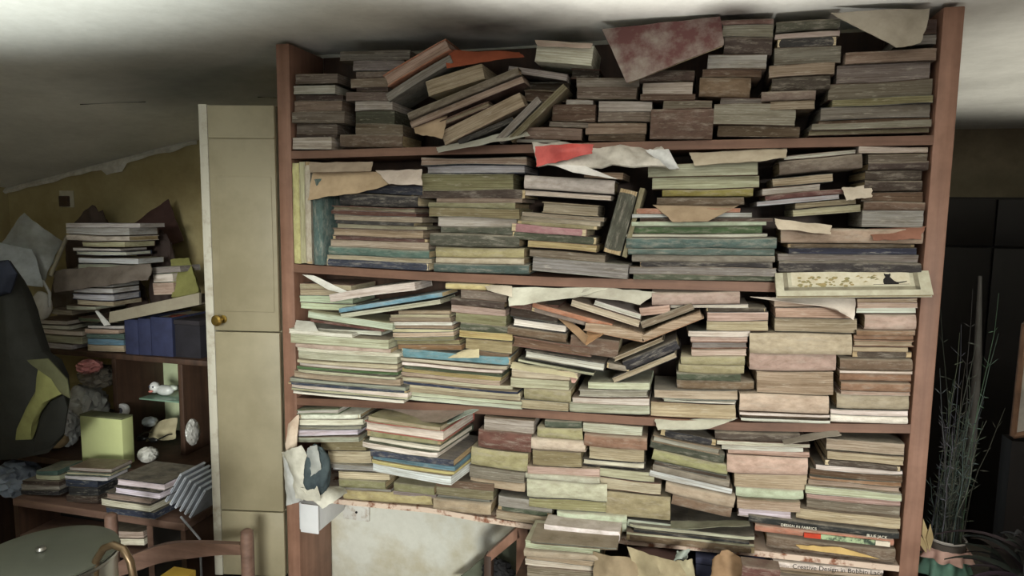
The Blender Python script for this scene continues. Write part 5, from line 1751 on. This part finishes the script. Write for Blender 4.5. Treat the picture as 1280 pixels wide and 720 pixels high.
# framed white panel at the picture's edge
P = [at(1281, 405, .9), at(1360, 395, .9), at(1352, 530, .9), at(1266, 545, .9)]
fp = empty('framed_panel', Matrix.Translation(P[3]), 'white panel with tan wooden edge leaning in the dark corner', 'panel')
mb = MB(); mb.hexa([p + Vector((0, .004, 0)) for p in P] + [p + Vector((0, .02, 0)) for p in P]); mb.build('panel', m_plain('white_board', (206, 202, 192), 0.7, 0.2), fp, smooth=False)
for i in range(4):
    MB().tube([P[i], P[(i + 1) % 4]], .010, 6).build('edge_strip', m_plain('tan_edge_wood', (150, 116, 92), 0.6, 0.3), fp)
sx = P[3].x + .12; 
ft = empty('plinth', Matrix.Translation(Vector((P[3].x + .1, .91, 0))), 'dark plinth under the white framed panel', 'plinth')
MB().box((P[3].x - .01, .88, 0), (P[3].x + .4, .96, P[3].z - .012), bev=.004).build('body', WOOD_BLK, ft)

# ================================================================== light
SUN, SKYP, UPP, LOWP = 3.0, 4, 240, 4.2


def area(name, loc, target, size, power, color, sy=None):
    l = bpy.data.lights.new(name, 'AREA'); l.energy = power; l.color = color; l.shape = 'RECTANGLE'; l.size = size; l.size_y = sy or size
    o = bpy.data.objects.new(name, l); COL.objects.link(o); o.location = loc
    o.rotation_euler = (Vector(target) - Vector(loc)).to_track_quat('-Z', 'Y').to_euler()
    return o


sun = bpy.data.lights.new('window_daylight', 'SUN'); sun.energy = SUN; sun.angle = math.radians(13); sun.color = (0.97, 1.0, 0.93)
so = bpy.data.objects.new('window_daylight', sun); COL.objects.link(so); so.location = (2.2, -4, 2.4)
so.rotation_euler = Vector((-0.38, 1.0, -0.13)).to_track_quat('-Z', 'Y').to_euler()
area('window_skylight', ((WX0 + WX1) / 2 - .3, -1.94, 0.85), (0.7, 0, 0.8), 2.0, SKYP, (0.98, 1.0, 0.98), 0.5)
area('low_warm_fill', (2.0, -1.6, 0.6), (1.45, 0, 0.95), 0.35, LOWP, (1.0, 0.80, 0.68))  # added warm fill for the lower plant-side shelves, no real lamp
l = bpy.data.lights.new('ceiling_fill', 'SPOT'); l.energy = UPP; l.color = (1.0, 0.99, 0.94); l.spot_size = math.radians(86); l.spot_blend = 0.35; l.shadow_soft_size = 0.12  # added fill aimed upward to brighten the ceiling, no lamp stands there
o = bpy.data.objects.new('ceiling_fill', l); COL.objects.link(o); o.location = (1.3, -1.15, 0.75); o.rotation_euler = (math.pi, 0, 0)
l = bpy.data.lights.new('ceiling_fill', 'SPOT'); l.energy = 170; l.color = (0.94, 1.0, 0.96); l.spot_size = math.radians(86); l.spot_blend = 0.5; l.shadow_soft_size = 0.12  # second added fill, brightens the ceiling on the cupboard side
o = bpy.data.objects.new('ceiling_fill', l); COL.objects.link(o); o.location = (-0.35, -1.25, 0.75); o.rotation_euler = (math.pi, 0, 0)
l = bpy.data.lights.new('hall_ceiling_fill', 'SPOT'); l.energy = 65; l.color = (1.0, 0.96, 0.84); l.spot_size = math.radians(95); l.spot_blend = 0.6; l.shadow_soft_size = 0.12  # made-up fill for the ceiling past the bookcase
o = bpy.data.objects.new('hall_ceiling_fill', l); COL.objects.link(o); o.location = (2.75, 0.75, 0.7); o.rotation_euler = (math.pi, 0, 0)
w = bpy.data.worlds.new('room_air'); SC.world = w; w.use_nodes = True
w.node_tree.nodes['Background'].inputs[0].default_value = (0.93, 1.0, 1.0, 1); w.node_tree.nodes['Background'].inputs[1].default_value = 0.35
SC.view_settings.view_transform = 'Standard'; SC.view_settings.look = 'None'; SC.view_settings.gamma = 1.0; SC.view_settings.exposure = -0.05
SC.view_settings.use_curve_mapping = False
